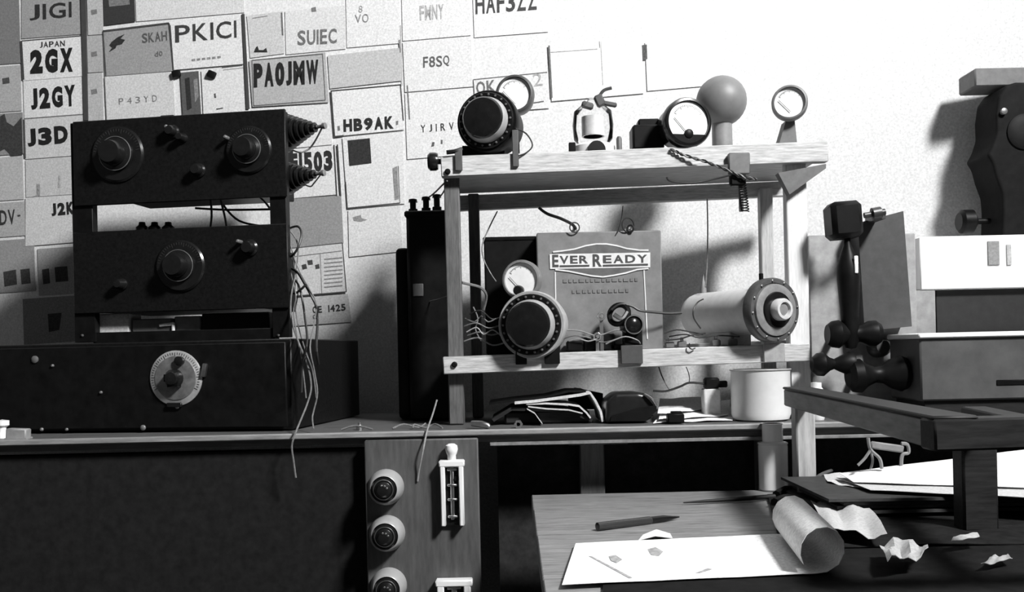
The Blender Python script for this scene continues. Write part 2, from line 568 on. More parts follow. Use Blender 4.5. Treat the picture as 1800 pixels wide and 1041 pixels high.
# leftmost column, mostly cut by the frame
quad_card('dark grey card at the top left corner of the wall', R(-70, -10, 33, 118), .20, group=CG)
quad_card('mid grey card with a small dark stamp beside the J2GY card', R(-70, 122, 36, 202), .42, group=CG, patches=[([(4, 138), (16, 136), (17, 146), (5, 148)], .08)])
quad_card('card with a dark picture left of the J3D card', R(-70, 205, 40, 278), .26, group=CG, patches=[([(0, 205), (8, 200), (12, 215), (24, 222), (38, 206), (40, 272), (20, 274), (8, 262), (0, 266)], .05)])
quad_card('blank pale card below the dark picture card at the left edge', R(-70, 282, 40, 358), .48, group=CG)
quad_card('grey card ending in the letters DV at the left edge', R(-70, 362, 43, 422), .42, group=CG, text=[('DV', (0, 396), (27, 394), 26, .04, .02), ('-', (31, 381), (36, 380), 3, .06, .02)])
# the column of Japanese cards
quad_card('grey card lettered J1GI in thin capitals above the JAPAN card', [(38, -12), (142, -20), (144, 60), (38, 68)], .33, group=CG, text=[('J1GI', (52, 36), (126, 30), 27, .03, .015)])
quad_card('white card printed JAPAN 2GX in heavy black capitals', [(38, 72), (142, 63), (146, 134), (41, 142)], .74, .0024, group=CG,
     text=[('JAPAN', (70, 84), (114, 81), 10, .05, .02), ('2GX', (53, 130), (128, 126), 42, .015, .075)],
     lines=[((38, 72), (142, 63), 2, .08), ((37, 72), (41, 140), 5, .06)])
quad_card('white card printed J2GY in heavy slanted capitals', [(41, 142), (146, 134), (149, 200), (43, 208)], .72, group=CG, text=[('J2GY', (55, 193), (133, 186), 37, .015, .06)])
quad_card('pale card printed J3D partly hidden by the black rack', [(43, 209), (149, 201), (152, 272), (45, 280)], .60, group=CG, text=[('J3D', (49, 258), (120, 251), 31, .015, .06)], lines=[((43, 209), (148, 201), 1.5, .2), ((42, 210), (44, 278), 4, .08)])
quad_card('worn pale card with a faint letter J above the J2K card', [(45, 282), (152, 274), (153, 340), (46, 347)], .55, group=CG, text=[('J', (59, 348), (71, 347), 24, .30, .02), ('I', (102, 330), (106, 330), 22, .42, .01)])
quad_card('pale card printed J2K low beside the black rack', [(45, 348), (153, 341), (155, 424), (45, 433)], .62, .0022, group=CG, text=[('J2KJ', (91, 380), (142, 375), 22, .02, .06)])
# cards in shadow beneath, their paper darkened for that shade
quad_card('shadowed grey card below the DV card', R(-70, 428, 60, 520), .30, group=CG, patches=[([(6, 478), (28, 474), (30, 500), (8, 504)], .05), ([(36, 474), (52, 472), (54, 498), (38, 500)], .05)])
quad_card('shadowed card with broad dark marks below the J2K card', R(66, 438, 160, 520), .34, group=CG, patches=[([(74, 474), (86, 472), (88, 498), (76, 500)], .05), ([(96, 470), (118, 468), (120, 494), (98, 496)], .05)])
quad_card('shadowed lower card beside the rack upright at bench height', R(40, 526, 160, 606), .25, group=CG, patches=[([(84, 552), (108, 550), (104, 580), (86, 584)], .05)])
# dark strip built for the shadow line in a card gap, and grey strip
b = MB(); pts = [Wp(x, y, .0012) for x, y in ((143, -10), (152, -10), (156, 212), (149, 212))]
b.slab(pts, WALL.N, .004)
tag(b.build('gap_shadow', mat('gap_shade', .05, .7), smooth=False), 'thin dark strip for the shadow gap right of the 2GX card', 'gap_shadow')
for i, (ya, yb2, sh, lb) in enumerate(((-10, 62, .48, 'narrow speckled grey card right of the J1GI card'), (64, 128, .42, 'narrow speckled card right of the 2GX card'), (130, 222, .47, 'narrow speckled card above the rack corner'))):
    quad_card(lb, R(153, ya, 180, yb2), sh, group=CG, patches=[([(160, ya + 28), (170, ya + 26), (171, ya + 34), (161, ya + 36)], .2)])
quad_card('small dark photograph at the top beside the grey sketch card', [(181, -15), (236, -20), (238, 38), (183, 45)], .045, .0022, 'photograph', 'photograph', patches=[([(190, -8), (226, -12), (228, 8), (192, 12)], .2)])
quad_card('pale blank card at the top above the PK1CI card', [(238, -20), (428, -30), (430, 22), (240, 38)], .66, group=CG)
quad_card('grey card with a dark bird sketch in its corner', [(181, 55), (297, 41), (303, 125), (184, 134)], .32, .0022, group=CG,
     lines=[((181, 55), (297, 41), 4, .06), ((181, 55), (186, 134), 3, .08), ((297, 41), (306, 132), 3.5, .06)],
     patches=[([(196, 74), (206, 66), (219, 60), (212, 68), (220, 70), (214, 78), (205, 80), (203, 85), (191, 92), (197, 84), (192, 80)], .03)],
     text=[('SKAH', (250, 76), (294, 71), 17, .10, .02), ('do', (272, 100), (286, 98), 9, .14, .02)])
quad_card('white card with a faint row of small spaced letters below the sketch card', [(184, 135), (304, 126), (309, 214), (188, 222)], .62, .0022, group=CG, text=[('P 4 3 Y D', (209, 184), (276, 178), 11, .22, .0)], lines=[((184, 135), (188, 220), 1.5, .2)])
quad_card('white card lettered PK1CI in thin capitals', [(300, 42), (428, 24), (434, 112), (306, 123)], .74, .003, group=CG, text=[('PK1CI', (308, 75), (416, 66), 30, .05, .012)], lines=[((337 + 9 * k, 106 - k), (343 + 9 * k, 105 - k), 4, .26) for k in range(6)])
quad_card('narrow dark photograph hanging above the rack between white strips', [(317, 128), (349, 125), (354, 206), (322, 210)], .10, .0036, 'photograph', 'photograph', patches=[([(325, 138), (333, 136), (337, 190), (329, 194)], .03), ([(340, 140), (347, 138), (349, 170), (343, 180)], .25)])
for (x, y, lb) in ((310, 130, 'left dark clip holding the narrow photograph'), (372, 131, 'right dark clip on the white card below PK1CI')):
    b = MB(); c = Wp(x, y, .006); b.box(c, (.021, .009, .017), Matrix.Rotation(.4 if x > 350 else -.2, 4, 'Y'), .004, 2)
    tag(b.build('clip', BLACK), lb, 'clip')
quad_card('white card with sparse specks below the PK1CI card', [(354, 124), (432, 114), (437, 196), (358, 204)], .72, .0026, group=CG, patches=[([(376, 165), (379, 164), (380, 172), (377, 172)], .1), ([(380, 191), (392, 189), (392, 191), (381, 193)], .1)], lines=[((390, 119), (426, 115), 1.6, .1), ((392, 123), (428, 119), 1.0, .3)])
b = MB(); pts = [Wp(x, y, .0036) for x, y in ((426, 25), (430, 25), (439, 192), (434, 192))]
b.slab(pts, WALL.N, .003)  # dark strip in place of the shadow line between two cards
tag(b.build('gap_shadow', mat('gap_shade', .05, .7), smooth=False), 'thin dark strip for the shadow line between PK1CI and PA0JMW cards', 'gap_shadow')
quad_card('pale card with a small black hill drawing above the PA0JMW card', [(434, 28), (497, 20), (500, 94), (440, 102)], .58, group=CG, patches=[([(446, 92), (450, 83), (453, 81), (455, 88), (463, 88), (468, 84), (470, 92)], .03)], lines=[((495, 22), (497, 62), 3, .15), ((444, 32), (470, 28), 1.2, .25)])
quad_card('pale card lettered SU1EC in faint grey capitals', [(501, 20), (606, 10), (608, 86), (503, 96)], .68, group=CG, text=[('SU1EC', (523, 80), (592, 76), 26, .17, .02)], patches=[([(547, 14), (555, 12), (556, 20), (548, 21)], .2)])
quad_card('grey bordered card printed PA0JMW in tall black capitals', [(438, 106), (572, 92), (578, 180), (444, 188)], .44, .003, group=CG, text=[('PA0JMW', (446, 154), (560, 147), 42, .02, .06)],
     lines=[((443, 106), (567, 95), 1.6, .1), ((443, 106), (446, 186), 1.6, .15), ((567, 95), (572, 176), 1.4, .15), ((446, 186), (572, 176), 1.6, .12)])
quad_card('pale card printed VO in small letters near the top', [(608, -14), (702, -22), (704, 76), (610, 84)], .74, group=CG, text=[('VO', (624, 41), (648, 39), 15, .22, .0), ('8', (630, 22), (637, 22), 12, .35, 0)])
quad_card('plain grey card above the HB9AK card', [(576, 98), (704, 84), (706, 142), (580, 156)], .52, .002, group=CG)
quad_card('white framed card printed HB9AK', [(582, 160), (704, 149), (710, 228), (588, 240)], .76, .003, group=CG, text=[('HB9AK', (604, 232), (692, 226), 22, .03, .055)],
     lines=[((581, 160), (705, 149), 2.2, .05), ((582, 160), (588, 240), 2.5, .05), ((704, 149), (709, 212), 2.2, .08), ((588, 240), (604, 238), 2, .1), ((698, 230), (710, 229), 1.5, .15)],
     patches=[([(593, 222), (597, 221), (598, 229), (594, 230)], .2), ([(696, 213), (700, 212), (700, 219), (696, 220)], .2)])
quad_card('white card bearing a square dark stamp below the HB9AK lettering', [(602, 242), (708, 231), (712, 358), (611, 367)], .74, .0024, group=CG, patches=[([(611, 247), (650, 243), (653, 287), (614, 292)], .035), ([(690, 296), (698, 292), (701, 350), (694, 352)], .28)],
     lines=[((611, 366), (703, 357), 2, .08), ((608, 320), (611, 366), 1.2, .15), ((700, 292), (703, 357), 1.5, .2)])
quad_card('white card lettered F1503 beside the ribbed insulators', [(500, 264), (585, 256), (592, 342), (500, 350)], .72, .0022, group=CG, text=[('F1503', (512, 306), (585, 300), 36, .03, .06)], lines=[((587, 255), (592, 345), 2.6, .05), ((593, 254), (599, 345), 2.6, .06)])
quad_card('white blank strip card between PA0JMW and F1503', [(500, 190), (580, 184), (584, 254), (500, 262)], .72, .0016, group=CG)
quad_card('plain mid grey card below the F1503 card', [(506, 350), (600, 344), (604, 428), (508, 436)], .30, .0026, group=CG)
quad_card('white printed table card with dark blots below the plain grey card', [(506, 438), (602, 427), (609, 513), (510, 522)], .60, .003, group=CG,
     lines=[((508, 437), (602, 427), 1.4, .1), ((510, 452), (601, 441), 1.2, .2), ((602, 427), (609, 513), 1.6, .08), ((512, 521), (609, 513), 2, .08), ((563, 447), (566, 516), 1, .25)] + [((570, 456 + k * 7), (602, 453 + k * 7), 2.2, .26) for k in range(8)],
     patches=[([(530, 466), (538, 464), (540, 472), (532, 474)], .06), ([(540, 458), (549, 457), (550, 465), (542, 466)], .07), ([(554, 466), (561, 464), (562, 472), (555, 473)], .07)])
quad_card('pale card printed OE 1425 above the bench shadow', [(508, 526), (612, 517), (618, 566), (510, 574)], .50, .002, group=CG, text=[('OE  1425', (550, 551), (608, 546), 12, .04, .03), ('C', (550, 561), (556, 561), 8, .06, .02)])
quad_card('pale blank card with a small smudge below the HB9AK cards', [(612, 370), (704, 361), (708, 442), (614, 452)], .70, .0018, group=CG, patches=[([(620, 382), (634, 378), (636, 384), (646, 386), (634, 390), (622, 388)], .3)])
quad_card('pale card with blurred FM lettering near the top', [(706, -14), (826, -24), (828, 62), (708, 72)], .76, group=CG, text=[('FMNY', (738, 36), (780, 33), 26, .45, .02)])
quad_card('pale card printed F8SQ in small grey letters', [(708, 74), (828, 64), (832, 152), (712, 162)], .74, .002, group=CG, text=[('F8SQ', (744, 119), (790, 116), 19, .12, .012)], lines=[((704, 44), (707, 150), 1.0, .3), ((702, 70), (704, 92), 2.4, .25)])
quad_card('pale card printed YJ1RV in small spaced capitals', [(712, 164), (832, 154), (836, 270), (716, 280)], .76, .0018, group=CG, text=[('Y J 1 R V', (740, 233), (798, 228), 13, .06, .015)], patches=[([(760, 250), (764, 250), (763, 257), (758, 258)], .1), ([(775, 246), (778, 246), (778, 253), (775, 253)], .15)], lines=[((716, 150), (720, 210), 2.5, .2)])
quad_card('pale card with large lettering HAF3ZZ cut by the top edge', [(830, -40), (960, -50), (964, 56), (834, 66)], .78, group=CG, text=[('HAF3ZZ', (836, 25), (944, 17), 34, .07, .02)])
quad_card('white outlined card lettered OK behind the big black drum', [(832, 140), (962, 126), (966, 190), (836, 200)], .74, .0026, group=CG, text=[('OK', (838, 166), (872, 162), 22, .16, .02), ('2', (938, 152), (954, 150), 22, .4, 0)], lines=[((832, 140), (962, 127), 1.6, .15), ((832, 140), (834, 168), 1.6, .15), ((938, 181), (956, 178), 2, .12)])
quad_card('white card with faint outline right of the OK card', [(966, 92), (1128, 78), (1132, 164), (970, 178)], .80, .0026, group=CG, lines=[((965, 80), (970, 172), 3.2, .16), ((968, 92), (1050, 86), 1.2, .45), ((1056, 70), (1060, 150), 1.0, .5)])
quad_card('white card with a small dark tab near the frame top', [(1134, 74), (1250, 64), (1254, 150), (1138, 160)], .80, .002, group=CG, patches=[([(1127, 80), (1137, 78), (1138, 104), (1129, 106)], .10)])

# ================================================================= black transmitter rack and cabinet
_p = P(503, 400, 0.12)
RK = Plane((_p.x, _p.y, 0), math.radians(8.5))
RKM = Matrix((RK.T, -RK.N, Z)).transposed().to_4x4()
def rkbox(b, x0, y0, x1, y1, off, depth, bevel=.0015):   # front face at offset off in the rack plane
    u0, v0 = RK.uv(x0, y0, off); u1, v1 = RK.uv(x1, y1, off)
    c = RK.pt((u0 + u1) / 2, (v0 + v1) / 2, off - depth / 2)
    return b.box(c, (abs(u1 - u0), depth, abs(v0 - v1)), RKM, bevel)
def rkaxis(px, py, off=0.0):
    o = RK.at(px, py, off)
    m = Matrix((RK.T, Z, RK.N)).transposed().to_4x4()
    m.translation = o
    return m
def dial(parent, px, py, rpx, off=0.0, skirt=True):
    m = rkaxis(px, py, off); r = rpx * .00108
    b = MB(); b.lathe([(r, 0), (r, .003), (r * .93, .006), (0, .006)], m, 40)
    d = b.build('dial', BAKE, parent)
    b = MB()
    for k in range(25):
        a = PI * (0.05 + .9 * k / 24)
        l = .09 if k % 5 else .16
        mm = m @ Matrix.Rotation(a, 4, 'Z') @ Matrix.Translation((r * (.90 - l / 2), 0, .0062))
        t = bmesh.new(); bmesh.ops.create_cube(t, size=1); bmesh.ops.scale(t, vec=(r * l, r * .014, .0006), verts=t.verts); b._add(t, mm)
    b.build('scale_marks', mat('engraving', .03, .6), d)
    b = MB(); b.lathe([(r * .62, .006), (r * .60, .012), (r * .46, .016), (r * .44, .03), (r * .38, .036), (r * .1, .037), (0, .036)], m, 40)
    b.build('knob', BAKE, d)
    b = MB(); b.ring(r * .60, .0009, m @ Matrix.Translation((0, 0, .0125)), 40, 6)
    b.build('knob_ring', mat('worn_rim', .3, .3, metal=.7), d)
    return d
def small_knob(parent, px, py, rpx, name='knob', mt=None, off=0.0):
    m = rkaxis(px, py, off); r = rpx * .00108
    b = MB(); b.lathe([(r, 0), (r, .004), (r * .8, .007), (r * .78, .016), (r * .6, .02), (0, .0205)], m, 20)
    return b.build(name, mt or BAKE, parent)

cab = thing('transmitter_cabinet', 'wide black transmitter cabinet with one round metal dial standing on the bench', 'cabinet', RK.pt(-.1, BZ, -.1))
CO = .15
b = MB()
u0, v0 = RK.uv(-150, 625, CO); u1, _ = RK.uv(508, 600, CO)
vt = RK.uv(300, 600, CO)[1]
CABTOP = vt
b.box(RK.pt((u0 + u1) / 2, (BZ + vt) / 2 + .001, CO - .20), (u1 - u0, .38, vt - BZ - .002), RKM, .002)
b.build('case', CRACKLE, cab)
b = MB(); b.box(RK.pt((u0 + u1) / 2, (BZ + vt) / 2 + .001, CO - .001), (u1 - u0 - .012, .006, vt - BZ - .014), RKM, .0015)
b.build('front_panel', BLACK, cab)
FO = CO + .002
m = rkaxis(310, 665, FO)
r = 48 * .00101
b = MB(); b.lathe([(r, 0), (r, .002), (r * .97, .003), (0, .003)], m, 48)
d = b.build('dial_plate', mat('brushed_plate', .42, .4, metal=.35, grain=.15), cab)
b = MB()
for k in range(41):
    a = PI * (-.15 + 1.3 * k / 40)
    l = .08 if k % 5 else .14
    mm = m @ Matrix.Rotation(a, 4, 'Z') @ Matrix.Translation((r * (.93 - l / 2), 0, .0032))
    t = bmesh.new(); bmesh.ops.create_cube(t, size=1); bmesh.ops.scale(t, vec=(r * l, r * .018, .0006), verts=t.verts); b._add(t, mm)
b.build('scale_marks', ink(.05), d)
b = MB(); b.lathe([(r * .80, .003), (r * .78, .0045), (r * .50, .006), (0, .006)], m, 48)
b.build('inner_disc', mat('dull_plate', .20, .35, metal=.4, grain=.2), d)
b = MB(); b.lathe([(r * .34, .005), (r * .32, .014), (r * .22, .022), (0, .024)], m, 24)
for k in range(10):
    t = bmesh.new(); bmesh.ops.create_cube(t, size=1); bmesh.ops.scale(t, vec=(r * .4, r * .26, .014), verts=t.verts)
    b._add(t, m @ Matrix.Translation((r * .04, -r * .03 * k - .002, .012)) if k < 6 else m @ Matrix.Translation((-r * .08, r * .02, .012)))
b.build('pointer_knob', BAKE, d)
b = MB(); b.lathe([(r * .17, .005), (r * .17, .012), (r * .1, .014), (0, .014)], m @ Matrix.Translation((r * .22, r * .62, 0)), 18)
b.build('vernier_knob', BAKE, d)
b = MB(); b.box(m @ Vector((-r * .05, -r * .96, .004)), (r * .56, .006, r * .16), RKM, .001); b.build('clip', BAKE, d)
b = MB(); b.box(m @ Vector((r * 1.12, r * .27, .004)), (.009, .008, .024), RKM @ Matrix.Rotation(.2, 4, 'Y'), .003, 2); b.build('lug', STEEL, cab)
for px, py, rp in ((62, 632, 6), (93, 643, 2.5), (178, 690, 2.5), (74, 755, 3), (118, 755, 2.5), (252, 752, 4.5), (312, 715, 3.5)):
    m = rkaxis(px, py, FO)
    b = MB(); b.lathe([(rp * .0011, 0), (rp * .0011, .002), (rp * .0007, .0035), (0, .004)], m, 14)
    b.build('bolt', mat('dull_bolt', .25, .4, metal=.6), cab)

rk = thing('transmitter_rack', 'black open rack of two transmitter panels with dials and ribbed insulators', 'rack', RK.pt(-.2, CABTOP, -.1))
for (xa, xb) in ((127, 163), (475, 504)):
    u0 = RK.uv(xa, 400)[0]; u1 = RK.uv(xb, 400)[0]
    vtop = RK.uv(300, 205)[1]
    b = MB(); b.box(RK.pt((u0 + u1) / 2, (vtop + CABTOP) / 2 + .002, -.009), (u1 - u0, .018, vtop - CABTOP - .006), RKM, .001)
    b.build('upright', BLACK, rk)
    for yy in (240, 320, 430, 520, 590):
        m = rkaxis((xa + xb) / 2, yy, 0.0)
        b = MB(); b.lathe([(.003, 0), (.003, .0015), (.001, .003), (0, .003)], m, 10)
        b.build('bolt', mat('black_bolt', .05, .4), rk)
b = MB(); rkbox(b, 127, 214, 504, 345, .006, .006); pan1 = b.build('panel', CRACKLE, rk)
b = MB(); rkbox(b, 127, 409, 508, 541, .006, .006); pan2 = b.build('panel', CRACKLE, rk)
b = MB(); rkbox(b, 150, 222, 436, 322, -.02, .24); b.build('chassis', BLACK, rk)
b = MB(); rkbox(b, 150, 436, 440, 540, -.02, .24); b.build('chassis', BLACK, rk)
b = MB(); rkbox(b, 163, 585, 480, 598, -.005, .012); b.build('cross_bar', BLACK, rk)
dial(pan1, 208, 272, 50, .006); dial(pan1, 438, 264, 42, .006)
dial(pan2, 318, 468, 46, .006)
small_knob(pan1, 305, 232, 12, off=.006); small_knob(pan1, 322, 243, 9, off=.006)
small_knob(pan1, 350, 300, 13, off=.006)
small_knob(pan2, 440, 436, 15, off=.006); small_knob(pan2, 215, 500, 11, off=.006)
for pn, px, py in ((pan1, 299, 226), (pan1, 197, 258), (pan2, 424, 426), (pan1, 402, 244)):
    m = rkaxis(px, py, .006)
    b = MB(); b.lathe([(.004, 0), (.004, .016), (.002, .019), (0, .0195)], m, 14)
    b.build('stud', mat('dull_bolt', .25, .4, metal=.6), pn)
b = MB(); rkbox(b, 281, 203, 305, 212, -.03, .02); b.build('terminal', BLACK, rk)
# ribbed insulators out of the side of the upper chassis
for (px, py, R0, ln, dz) in ((500, 233, 36, 72, .0), (500, 314, 33, 70, .0)):
    o = RK.at(px - 2, py, -.05)
    d = (RK.T * 1.0 + RK.N * .25 + Z * (.03)).normalized()
    k = 1.85 / F
    prof = [(R0 * k * .8, -.012), (R0 * k, -.012), (R0 * k, 0)]
    n = 8
    for q in range(n):
        f0 = 1 - q / n * .86
        prof += [(R0 * k * f0, ln * k * (q + .05) / n), (R0 * k * f0 * .97, ln * k * (q + .5) / n), (R0 * k * (f0 - .10) * .80, ln * k * (q + .6) / n), (R0 * k * (f0 - .10) * .8, ln * k * (q + .95) / n)]
    prof += [(.004, ln * k), (0, ln * k)]
    b = MB(); b.lathe(prof, along(d, o), 26)
    ins = b.build('insulator', BAKE, rk)
    tip = o + d * ln * k
    b = MB(); b.lathe([(.0035, -.002), (.0035, .012), (.006, .012), (.006, .018), (0, .019)], along(d, tip), 12)
    b.build('terminal_stud', mat('dull_bolt', .25), ins)
    if py < 280:
        p1 = tip + d * .012
        b = MB(); b.tube([p1, P(555, 246, .14), P(543, 262, .14), P(528, 268, .13), P(514, 264, .13)], .0016)
        b.build('lead', WIREB, ins)
    else:
        p1 = tip + d * .012
        b = MB(); b.tube([p1, P(552, 322, .14), P(545, 328, .14), P(530, 322, .14)], .0014)
        b.build('lead', WIREB, ins)
# wires seen through the gap
b = MB()
wires = [[(343, 366, .22), (400, 369, .22), (476, 368, .22)], [(370, 345, .2), (372, 380, .2), (368, 412, .2)], [(385, 345, .2), (398, 368, .22), (420, 388, .24), (450, 396, .24), (478, 398, .24)], [(388, 352, .2), (396, 385, .2), (400, 412, .2)], [(455, 345, .2), (465, 354, .2), (474, 366, .2)]]
for wv in wires:
    b = MB(); b.tube([P(*q) for q in wv], .0022); b.build('lead', WIREB, rk)
for k, (px, ww) in enumerate(((250, 12), (272, 18), (296, 20))):
    b = MB(); c = RK.at(px, 405, -.05); b.lathe([(.012, -.02), (.012, .006), (.007, .010), (.006, .016), (0, .017)], along((0, 0, 1), c), 14)
    b.build('terminal', BLACK, rk)

# things stuffed in the gap above the cabinet
def gapbox(name, lab, cat, x0, y0, x1, y1, off, depth, mt, rot=0):
    u0, v0 = RK.uv(x0, y0, off); u1, v1 = RK.uv(x1, y1, off)
    b = MB(); h = v0 - CABTOP
    b.box(RK.pt((u0 + u1) / 2, CABTOP + h / 2 + .0005, off - depth / 2), (abs(u1 - u0), depth, h), RKM @ Matrix.Rotation(rot, 4, 'Z'), .002)
    return tag(b.build(name, mt), lab, cat)
o = gapbox('paper_packet', 'pale paper packet lying in the gap above the cabinet', 'packet', 168, 553, 226, 590, -.02, .05, paper(.55))
o = gapbox('small_box', 'small box with pale edges lying in the rack gap', 'box', 232, 562, 302, 588, -.025, .06, mat('box_grey', .12, .6))
b = MB(); u0, v0 = RK.uv(228, 586, -.018); u1, v1 = RK.uv(304, 584, -.018); b.box(RK.pt((u0 + u1) / 2, CABTOP + .004, -.022), (u1 - u0, .006, .005), RKM, .001); b.build('pale_edge', paper(.7), o)
b = MB(); b.box(RK.pt(u1 - .001, CABTOP + .018, -.022), (.005, .006, .034), RKM, .001); b.build('pale_edge', paper(.7), o)
b = MB(); b.box(RK.pt(u1 - .015, CABTOP + .036, -.024), (.03, .008, .006), RKM @ Matrix.Rotation(-.1, 4, 'Y'), .001); b.build('pale_edge', paper(.7), o)
gapbox('small_box', 'plain grey box standing right of the pale edged box in the rack gap', 'box', 306, 557, 352, 590, -.03, .05, mat('box_mid', .16, .6))

gapbox('small_box', 'long black box added to darken the right half of the rack gap', 'box', 354, 552, 474, 590, -.03, .05, BLACK)  # added box, hides the bright wall behind the gap
# bundle of wires falling from the rack
wb = thing('wire_bundle', 'loose bundle of thin wires falling from the rack over the bench edge', 'wires', P(530, 760, .05))
strands = [
    ([(506, 402, .16), (520, 420, .15), (524, 440, .15), (520, 480, .14), (512, 520, .12), (512, 560, .1), (524, 600, .06), (540, 640, .02), (547, 680, -.02), (540, 710, -.06), (528, 740, -.10), (518, 765, -.122), (513, 785, -.124), (516, 810, -.122), (520, 840, -.121)], WIREG, .0016),
    ([(508, 420, .16), (516, 450, .14), (528, 480, .13), (545, 510, .12), (556, 535, .12), (552, 570, .1), (545, 610, .06), (552, 650, .02), (558, 690, -.01), (552, 720, -.04), (549, 735, -.06), (551, 754, -.09)], WIREG, .0014),
    ([(506, 470, .16), (522, 478, .14), (536, 500, .13), (548, 522, .12), (556, 540, .12), (558, 570, .11), (556, 610, .08), (560, 640, .05)], WIREB, .0026),
    ([(506, 460, .16), (514, 490, .14), (520, 520, .12), (516, 550, .11), (522, 590, .08), (530, 630, .05), (536, 680, .0), (538, 700, -.03)], WIREG, .0012),
    ([(507, 480, .16), (524, 500, .14), (532, 530, .13), (536, 560, .12), (540, 600, .1), (532, 640, .07), (530, 690, .02)], WIREB, .0022),
    ([(507, 440, .17), (518, 470, .16), (524, 510, .15), (520, 545, .14), (526, 580, .12), (538, 620, .09), (550, 655, .06), (556, 700, .02)], WIREG, .0012),
    ([(508, 510, .15), (518, 516, .13), (530, 508, .12), (538, 500, .12)], WIREB, .0024),
    ([(507, 402, .16), (523, 398, .15), (530, 410, .14), (526, 430, .13), (518, 445, .13), (510, 452, .14)], WIREB, .0022),
]
for pts, mt, rr in strands:
    b = MB(); b.tube([P(q[0], q[1], min(q[2], -.05) if q[1] > 585 else q[2]) for q in pts], rr); b.build('strand', mt, wb)

# black transformer case by the wall
tf = thing('transformer', 'tall black transformer case with three studs against the carded wall', 'transformer', P(745, 740, .3))
def onz(px, Y, z):
    p = P(px, 500, Y); return Vector((p.x, Y, z))
xl, xr = P(716, 500, .14).x, P(790, 500, .14).x
zt = P(745, 372, .14).z
b = MB(); b.box(((xl + xr) / 2, .24, (BZ + zt) / 2), (xr - xl, .20, zt - BZ), None, .006); b.build('case', BLACK, tf)
b = MB(); b.box(((xl + xr) / 2, .24, zt - .004), (xr - xl + .006, .206, .012), None, .003); b.build('lid', BLACK, tf)
b = MB(); b.box((xl - .012, .25, BZ + (zt - BZ) * .42 + .001), (.03, .14, (zt - BZ) * .84), None, .012, 3); b.build('side_housing', BLACK, tf)
b = MB(); c = P(735, 510, .14); b.box(c + Vector((0, -.001, 0)), (.02, .003, .024), None, .001); b.build('plate', mat('dull_label', .10, .6), tf)
for px, h in ((729, .022), (752, .026), (771, .03)):
    c = onz(px, .18, zt + .002)
    b = MB(); b.lathe([(.009, 0), (.009, h * .4), (.006, h * .45), (.006, h), (.009, h), (.008, h + .006), (0, h + .008)], along((0, 0, 1), c), 16)
    b.build('terminal', BAKE, tf)
b = MB(); b.tube([onz(752, .18, zt + .03), P(755, 346, .16), P(765, 338, .12), P(778, 325, .02), P(786, 318, -.003)], .0016); b.build('lead', WIREB, tf)
b = MB(); b.tube([onz(771, .18, zt + .03), P(773, 346, .16), P(778, 340, .1), P(786, 326, .02)], .0014); b.build('lead', WIREB, tf)

# ================================================================= open wooden frame
FD = .25
ft = lambda px: 275 - .040 * (px - 775)        # top line of the front top rail
fl = lambda px: 628 - .0395 * (px - 778)        # top line of the lower rail
fr = thing('parts_rack', 'open pale wooden frame with two shelves carrying radio parts', 'frame', P(1090, 745, .1))
RH = 36 * S(0)
b = MB(); beam(b, P(775, ft(775) + 18, 0), P(1456, ft(1456) + 18, 0), RH, .02); rail1 = b.build('rail', WOOD, fr)
b = MB(); beam(b, P(779, fl(779) + 15, 0), P(1424, fl(1424) + 17, 0), 31 * S(0), .02); rail2 = b.build('rail', WOOD, fr)
b = MB(); beam(b, P(800, 357, FD - .02), P(1402, 330, FD - .02), 26 * S(FD), .02); b.build('rail', WOOD, fr)
b = MB(); beam(b, P(800, 635, FD - .02), P(1402, 610, FD - .02), 26 * S(FD), .02); b.build('rail', WOOD, fr)
TA, TB = P(785, ft(785) + 26, .021), P(1440, ft(1440) + 26, .021)
b = MB(); beam(b, TA, TB, .014, FD - .042); b.build('top_shelf', WOOD, fr)
LA, LB = P(790, fl(790) + 6, .021), P(1415, fl(1415) + 6, .021)
b = MB(); beam(b, LA, LB, .012, FD - .042); b.build('lower_shelf', WOOD, fr)
def zshelf(px, Y=.1, top=True):
    A, B_ = (TA, TB) if top else (LA, LB)
    p = P(px, 400, Y)
    f = (p.x - A.x) / (B_.x - A.x)
    return A.z + (B_.z - A.z) * f + (.007 if top else .006)
def post(x0, x1, Y, ytop, mt):
    zt_ = P((x0 + x1) / 2, ytop, Y).z
    xa = P((x0 + x1) / 2, 500, Y).x
    b = MB(); b.box((xa, Y + .0125, (BZ + zt_) / 2 + .0005), ((x1 - x0) * S(Y), .025, zt_ - BZ - .001), None, .002)
    return b.build('post', mt, fr)
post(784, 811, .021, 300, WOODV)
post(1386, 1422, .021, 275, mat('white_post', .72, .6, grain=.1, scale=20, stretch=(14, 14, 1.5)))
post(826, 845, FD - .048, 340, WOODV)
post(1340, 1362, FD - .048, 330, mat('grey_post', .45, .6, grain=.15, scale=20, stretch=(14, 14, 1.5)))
b = MB(); b.slab([P(1368, 304, .0), P(1452, 288, .0), P(1452, 296, .0), P(1388, 342, .0)], (0, 1, 0), .02); b.build('shadow_brace', mat('brace_shade', .12, .6), fr)  # corner piece shaped and greyed after the triangular shadow there
for px, py in ((787, 302), (799, 641)):
    m = facing(0, P(px, py, -.0005))
    b = MB(); b.lathe([(.0052, 0), (.0052, .003), (.003, .005), (0, .005)], m, 12); b.build('bolt', BLACK, fr)
m = along((-1, 0, 0), P(774, 284, .01))
b = MB(); b.lathe([(.005, -.005), (.005, .004), (.014, .004), (.016, .008), (.016, .018), (.012, .022), (0, .022)], m, 20); b.build('end_knob', BAKE, fr)

